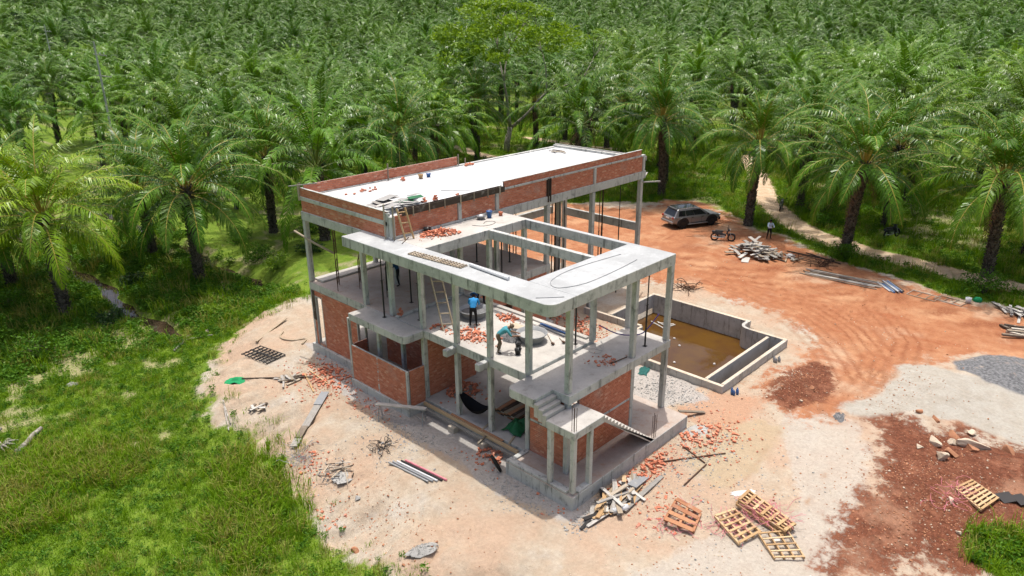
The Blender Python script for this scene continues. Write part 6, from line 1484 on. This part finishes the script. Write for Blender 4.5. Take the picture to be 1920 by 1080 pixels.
slope_ = math.atan2(gz(-1.37, 15.13)-gz(-4.95, 12.21), 4.6)
for k, (u0, u1, mt, w) in enumerate(((-2.3, -1.7, 'wood_grey', .34), (-1.69, -.75, 'wood', .32), (-.74, 1.1, 'wood_grey', .36), (1.11, 2.3, 'pvc_grey', .42))): m = MB(); m.bar((u0, 0, .08+u0*slope_+.04*(k % 2)), (u1, 0, .08+u1*slope_+.04*(k % 2)), w, .05); m.build('board', MAT[mt], t)
flat_plank('wooden_stick', 'pale stick lying beside the brick scatter, lower of two', (-.9, 18.0), (-1.7, 15.8), .07, .06, MAT['wood_new'], 'stick'); flat_plank('wooden_stick', 'pale stick lying beside the brick scatter, upper of two', (-.55, 18.05), (-.7, 16.1), .06, .05, MAT['wood_new'], 'stick')
flat_plank('net_pole', 'long brown pole pointing to the bright green net', (-3.5, 20.0), (-.85, 17.2), .06, .06, MAT['wood_dark'], 'pole', .04)
flat_plank('long_plank', 'thin dark plank on the sand near the grass edge at left', (-.5, 24.1), (2.3, 25.4), .16, .05, MAT['wood'], 'plank'); flat_plank('long_plank', 'board jutting over the far plinth corner', (8.95, .75), (10.1, .0), .18, .06, MAT['wood'], 'plank', .3)
flat_plank('bent_bar', 'rusty bar on the rubble off the far plinth corner', (5.3, -.75), (7.7, -2.4), .05, .05, MAT['steel_rust'], 'bar'); flat_plank('bent_bar', 'thin bar crossing the rubble towards the pallets', (6.4, -2.2), (4.4, -2.3), .045, .045, MAT['steel_rust'], 'bar'); flat_plank('bent_bar', 'short bar by the brick scatter off the far plinth corner', (6.9, -.75), (6.45, -2.1), .045, .045, MAT['steel_rust'], 'bar')
flat_plank('white_stick', 'bleached branch at the grass edge, upper left of two', (-5.2, 18.7), (-5.75, 16.9), .06, .05, MAT['drift'], 'branch'); flat_plank('white_stick', 'bleached branch at the grass edge, lower right of two', (-5.4, 18.2), (-6.0, 16.6), .05, .05, MAT['drift'], 'branch')
planks('scrap_wood', 'small heap of split wood beside the green net pole', 'wood', (-1.95, 17.9, gz(-1.95, 17.9)), heap(18, .5, .5, .28, (.5, 1.0), 41), W3); planks('scrap_wood', 'small clutter of broken boards on the sandy slope', 'wood', (-4.3, 16.8, gz(-4.3, 16.8)), heap(9, .35, .3, .15, (.4, .7), 42), W3)
planks('scrap_wood', 'burnt sticks beside the mortar spill on the slope', 'sticks', (-4.3, 9.4, gz(-4.3, 9.4)), heap(14, .8, .7, .12, (.5, 1.3), 43, (.03, .06), (.02, .04)), [MAT['wood_dark'], MAT['wood']]); planks('plank_heap', 'jumbled heap of planks against the near corner of the plinth', 'planks', (1.7, -.85, gz(1.7, -.85)), heap(46, 1.5, .5, .40, (.7, 1.8), 44, (.08, .2), dirs=.5), [MAT['wood'], MAT['wood_grey'], MAT['wood_new'], MAT['wood_grey'], MAT['steel_black']])
flat_plank('long_plank', 'long pale plank lying on top of the corner plank heap', (1.3, -1.5), (4.3, -1.3), .2, .05, MAT['wood_grey'], 'plank', .08); flat_plank('grey_panel', 'dark grey panel on the corner plank heap', (2.6, -.95), (3.95, -.75), .42, .05, MAT['pvc_grey'], 'panel', .25)
t = thing('white_pipe', 'thick short white pipe in the corner plank heap', 'pipe', (1.25, -1.35, gz(1.25, -1.35)+.16), -.4); m = MB(); m.tube([(-.35, 0, 0), (.35, 0, 0)], .12, 14); m.build('tube', MAT['pvc_white'], t, smooth=True)
t = thing('plastic_grid', 'black plastic grid panel lying on the sand', 'grid', (-1.3, 21.7, gz(-1.3, 21.7)+.03), math.radians(100))
for j, oy in enumerate((-.34, .34)):
    for k in range(8): m = MB(); m.bx(-1.1+.31*k, -1.1+.31*k+.05, oy-.32, oy+.32, 0, .06); m.build('bar', MAT['plastic_black'], t)
    for k in range(3): m = MB(); m.bx(-1.1, 1.12, oy-.32+.3*k, oy-.32+.3*k+.05, .061, .09); m.build('rail', MAT['plastic_black'], t)
def tangle(label, x, y, s, n, seed, mat='steel_rust', r_=.012):
    r = random.Random(seed); m = MB()
    for k in range(n):
        p = Vector((r.uniform(-s, s)*.5, r.uniform(-s, s)*.5, .05)); pts = [p.copy()]; d = Vector((r.gauss(0, 1), r.gauss(0, 1), .1)).normalized()
        for q in range(7): d = (d+Vector((r.gauss(0, .5), r.gauss(0, .5), r.gauss(0, .25)))).normalized(); p = p+d*s*.22; p.z = min(max(p.z, .02), s*.5); pts.append(p.copy())
        m.tube(pts, r_, 5)
    o = m.build('wire_tangle', MAT[mat]); o.location = (x, y, gz(x, y)); return tag(o, label, 'wire')
tangle('tangle of dark wire beside the pipe bundle on the sand', -2.4, 9.1, .55, 26, 1, 'steel_black'); tangle('tangle of grey wire at the foot of the scaffold plank', -5.0, 11.4, .9, 30, 2, 'pvc_grey', .009); tangle('clump of dark wire beside the metal frame on the yard', 36.3, 4.7, .8, 24, 3, 'steel_rust', .02); tangle('dark brush clump on the sand behind the pool', 24.6, 9.7, .9, 22, 4, 'steel_rust', .025)
cable('dark hose curling out beside the left foundation', [(1.2, 23.9, .05), (.6, 23.2, .05), (.9, 22.3, .05), (1.6, 21.9, .05), (1.0, 21.4, .05)], .05, 'wood', 'hose', 'hose')
for k, (lb_, x, y, mt, n) in enumerate((('cluster of plastic bottles at the near pool corner', 12.75, -.15, 'pvc_blue', 5), ('cluster of capped pipes at the right pool end', 17.7, -.1, 'pvc_grey', 5))):
    t = thing('bottle_cluster', lb_, 'bottles', (x, y, gz(x, y)))
    for j in range(n): m = MB(); m.lathe([(.001, 0), (.07, 0), (.07, .18), (.03, .24), (.03, .28), (.001, .28)], n=10); o = m.build('bottle', MAT[mt], t, smooth=True); o.location = ((j % 3)*.18, (j//3)*.2-.1*(j % 2), 0)
for k, (x, y) in enumerate(((17.6, 5.9), (18.3, 6.7), (16.8, 3.1), (15.4, 4.9))):
    m = MB(); m.lathe([(.001, .07), (.06, .055), (.08, 0), (.06, -.05)], n=10); o = m.build('floating_bottle', MAT['white_stuff'], None, smooth=True); o.location = (x, y, -.83); tag(o, 'white plastic bottle floating on the brown pool water', 'bottle', 'bottles afloat in the pool')
t = thing('floating_boards', 'pale boards afloat at the back corner of the pool', 'boards', (19.6, 8.6, -.83)); rr = random.Random(9)
for k in range(6): m = MB(); a = rr.uniform(0, 3); m.bar((rr.uniform(-.8, .8), rr.uniform(-.8, .8), .0), (rr.uniform(-.8, .8), rr.uniform(-.8, .8), .02), .10, .04); m.build('board', MAT['wood_grey'], t)
flat_plank('saw_horse', 'dark leaning frame behind the balcony by the pool wall', (12.0, 5.9), (12.2, 6.9), .3, .3, MAT['wood_dark'], 'frame')
# grass side: logs and driftwood
for k, (lb_, a, b, r0) in enumerate((('bleached log lying in the grass at the far left', (-13.6, 22.3), (-12.2, 23.6), .13), ('bleached log end cut by the left edge of the picture', (-14.6, 24.0), (-13.6, 25.0), .14), ('driftwood branch at the end of the stream', (-3.9, 28.0), (-1.9, 30.0), .08), ('second driftwood branch crossing the first at the stream end', (-3.4, 29.2), (-1.2, 28.6), .06))):
    t = thing('driftwood_log', lb_, 'log', (a[0], a[1], gz(*a)+r0)); d = Vector((b[0]-a[0], b[1]-a[1], gz(*b)-gz(*a)+.12)); m = MB(); m.tube([(0, 0, 0), tuple(d*.35+Vector((.06, -.05, .03))), tuple(d*.7+Vector((-.04, .05, 0))), tuple(d)], [r0, r0*.95, r0*.85, r0*.7], 9); m.build('stem', MAT['drift'], t, smooth=True)
t = thing('driftwood_stump', 'tangled grey roots beside the far left log', 'stump', (-13.9, 23.4, gz(-13.9, 23.4))); rr = random.Random(2)
for k in range(9): m = MB(); a = rr.uniform(0, 6.28); m.tube([(0, 0, .12), (math.cos(a)*.3, math.sin(a)*.3, .3), (math.cos(a+.4)*.65, math.sin(a+.4)*.65, .12)], [.09, .06, .02], 6); m.build('root', MAT['drift'], t, smooth=True)
o = link('fallen_frond', FROND_LIB[9]); o.location = (39.9, -2.2, gz(39.9, -2.2)+.15); o.rotation_euler = (3.0, .45, 1.5); o.scale = (.45, .5, .3); o.color = (3.5, 2.6, 4, 1); tag(o, 'pale dry palm frond fallen on the grass strip', 'palm frond')
# utility poles and far leafless trunk
def pole(label, x, y, h):
    t = thing('utility_pole', label, 'utility pole', (x, y, gz(x, y))); m = MB(); m.tube([(0, 0, -.3), (0, 0, h)], [.17, .10], 8); m.build('post', MAT['concrete'], t)
    for k, (zz, w) in enumerate(((h-1.6, 1.1), (h-4.2, 1.2))): m = MB(); m.box((.35, -.35, zz), (w*1.5, .12, .12), R3(0, .12, -.8)); m.build('crossarm', MAT['wood_grey'], t)
    for k in range(3): m = MB(); m.lathe([(.05, 0), (.07, .1), (.04, .2)], n=8); o = m.build('insulator', MAT['lamp_white'], t); o.location = (.0+.35*k, .0-.36*k, h-1.5)
pole('grey utility pole with crossarms rising out of the palms at left', 14.8, 90.4, 16.4); pole('distant thin utility pole near the top left corner', 38, 196, 18)
# low roof hut among the palms at far left
t = thing('hut', 'small grey roof of a hut between the palms at the left edge', 'hut', (-9.0, 62.0, gz(-9, 62)), .5); m = MB(); m.bx(-2, 2, -1.5, 1.5, 0, 2.3); m.build('wall', MAT['wood_grey'], t); m = MB()
m.add([(-2.5, -2, 2.3), (2.5, -2, 2.3), (2.5, 0, 3.3), (-2.5, 0, 3.3), (-2.5, 2, 2.3), (2.5, 2, 2.3)], [(0, 1, 2, 3), (3, 2, 5, 4), (0, 3, 4), (1, 5, 2)]); m.build('roof', MAT['steel_grey'], t)
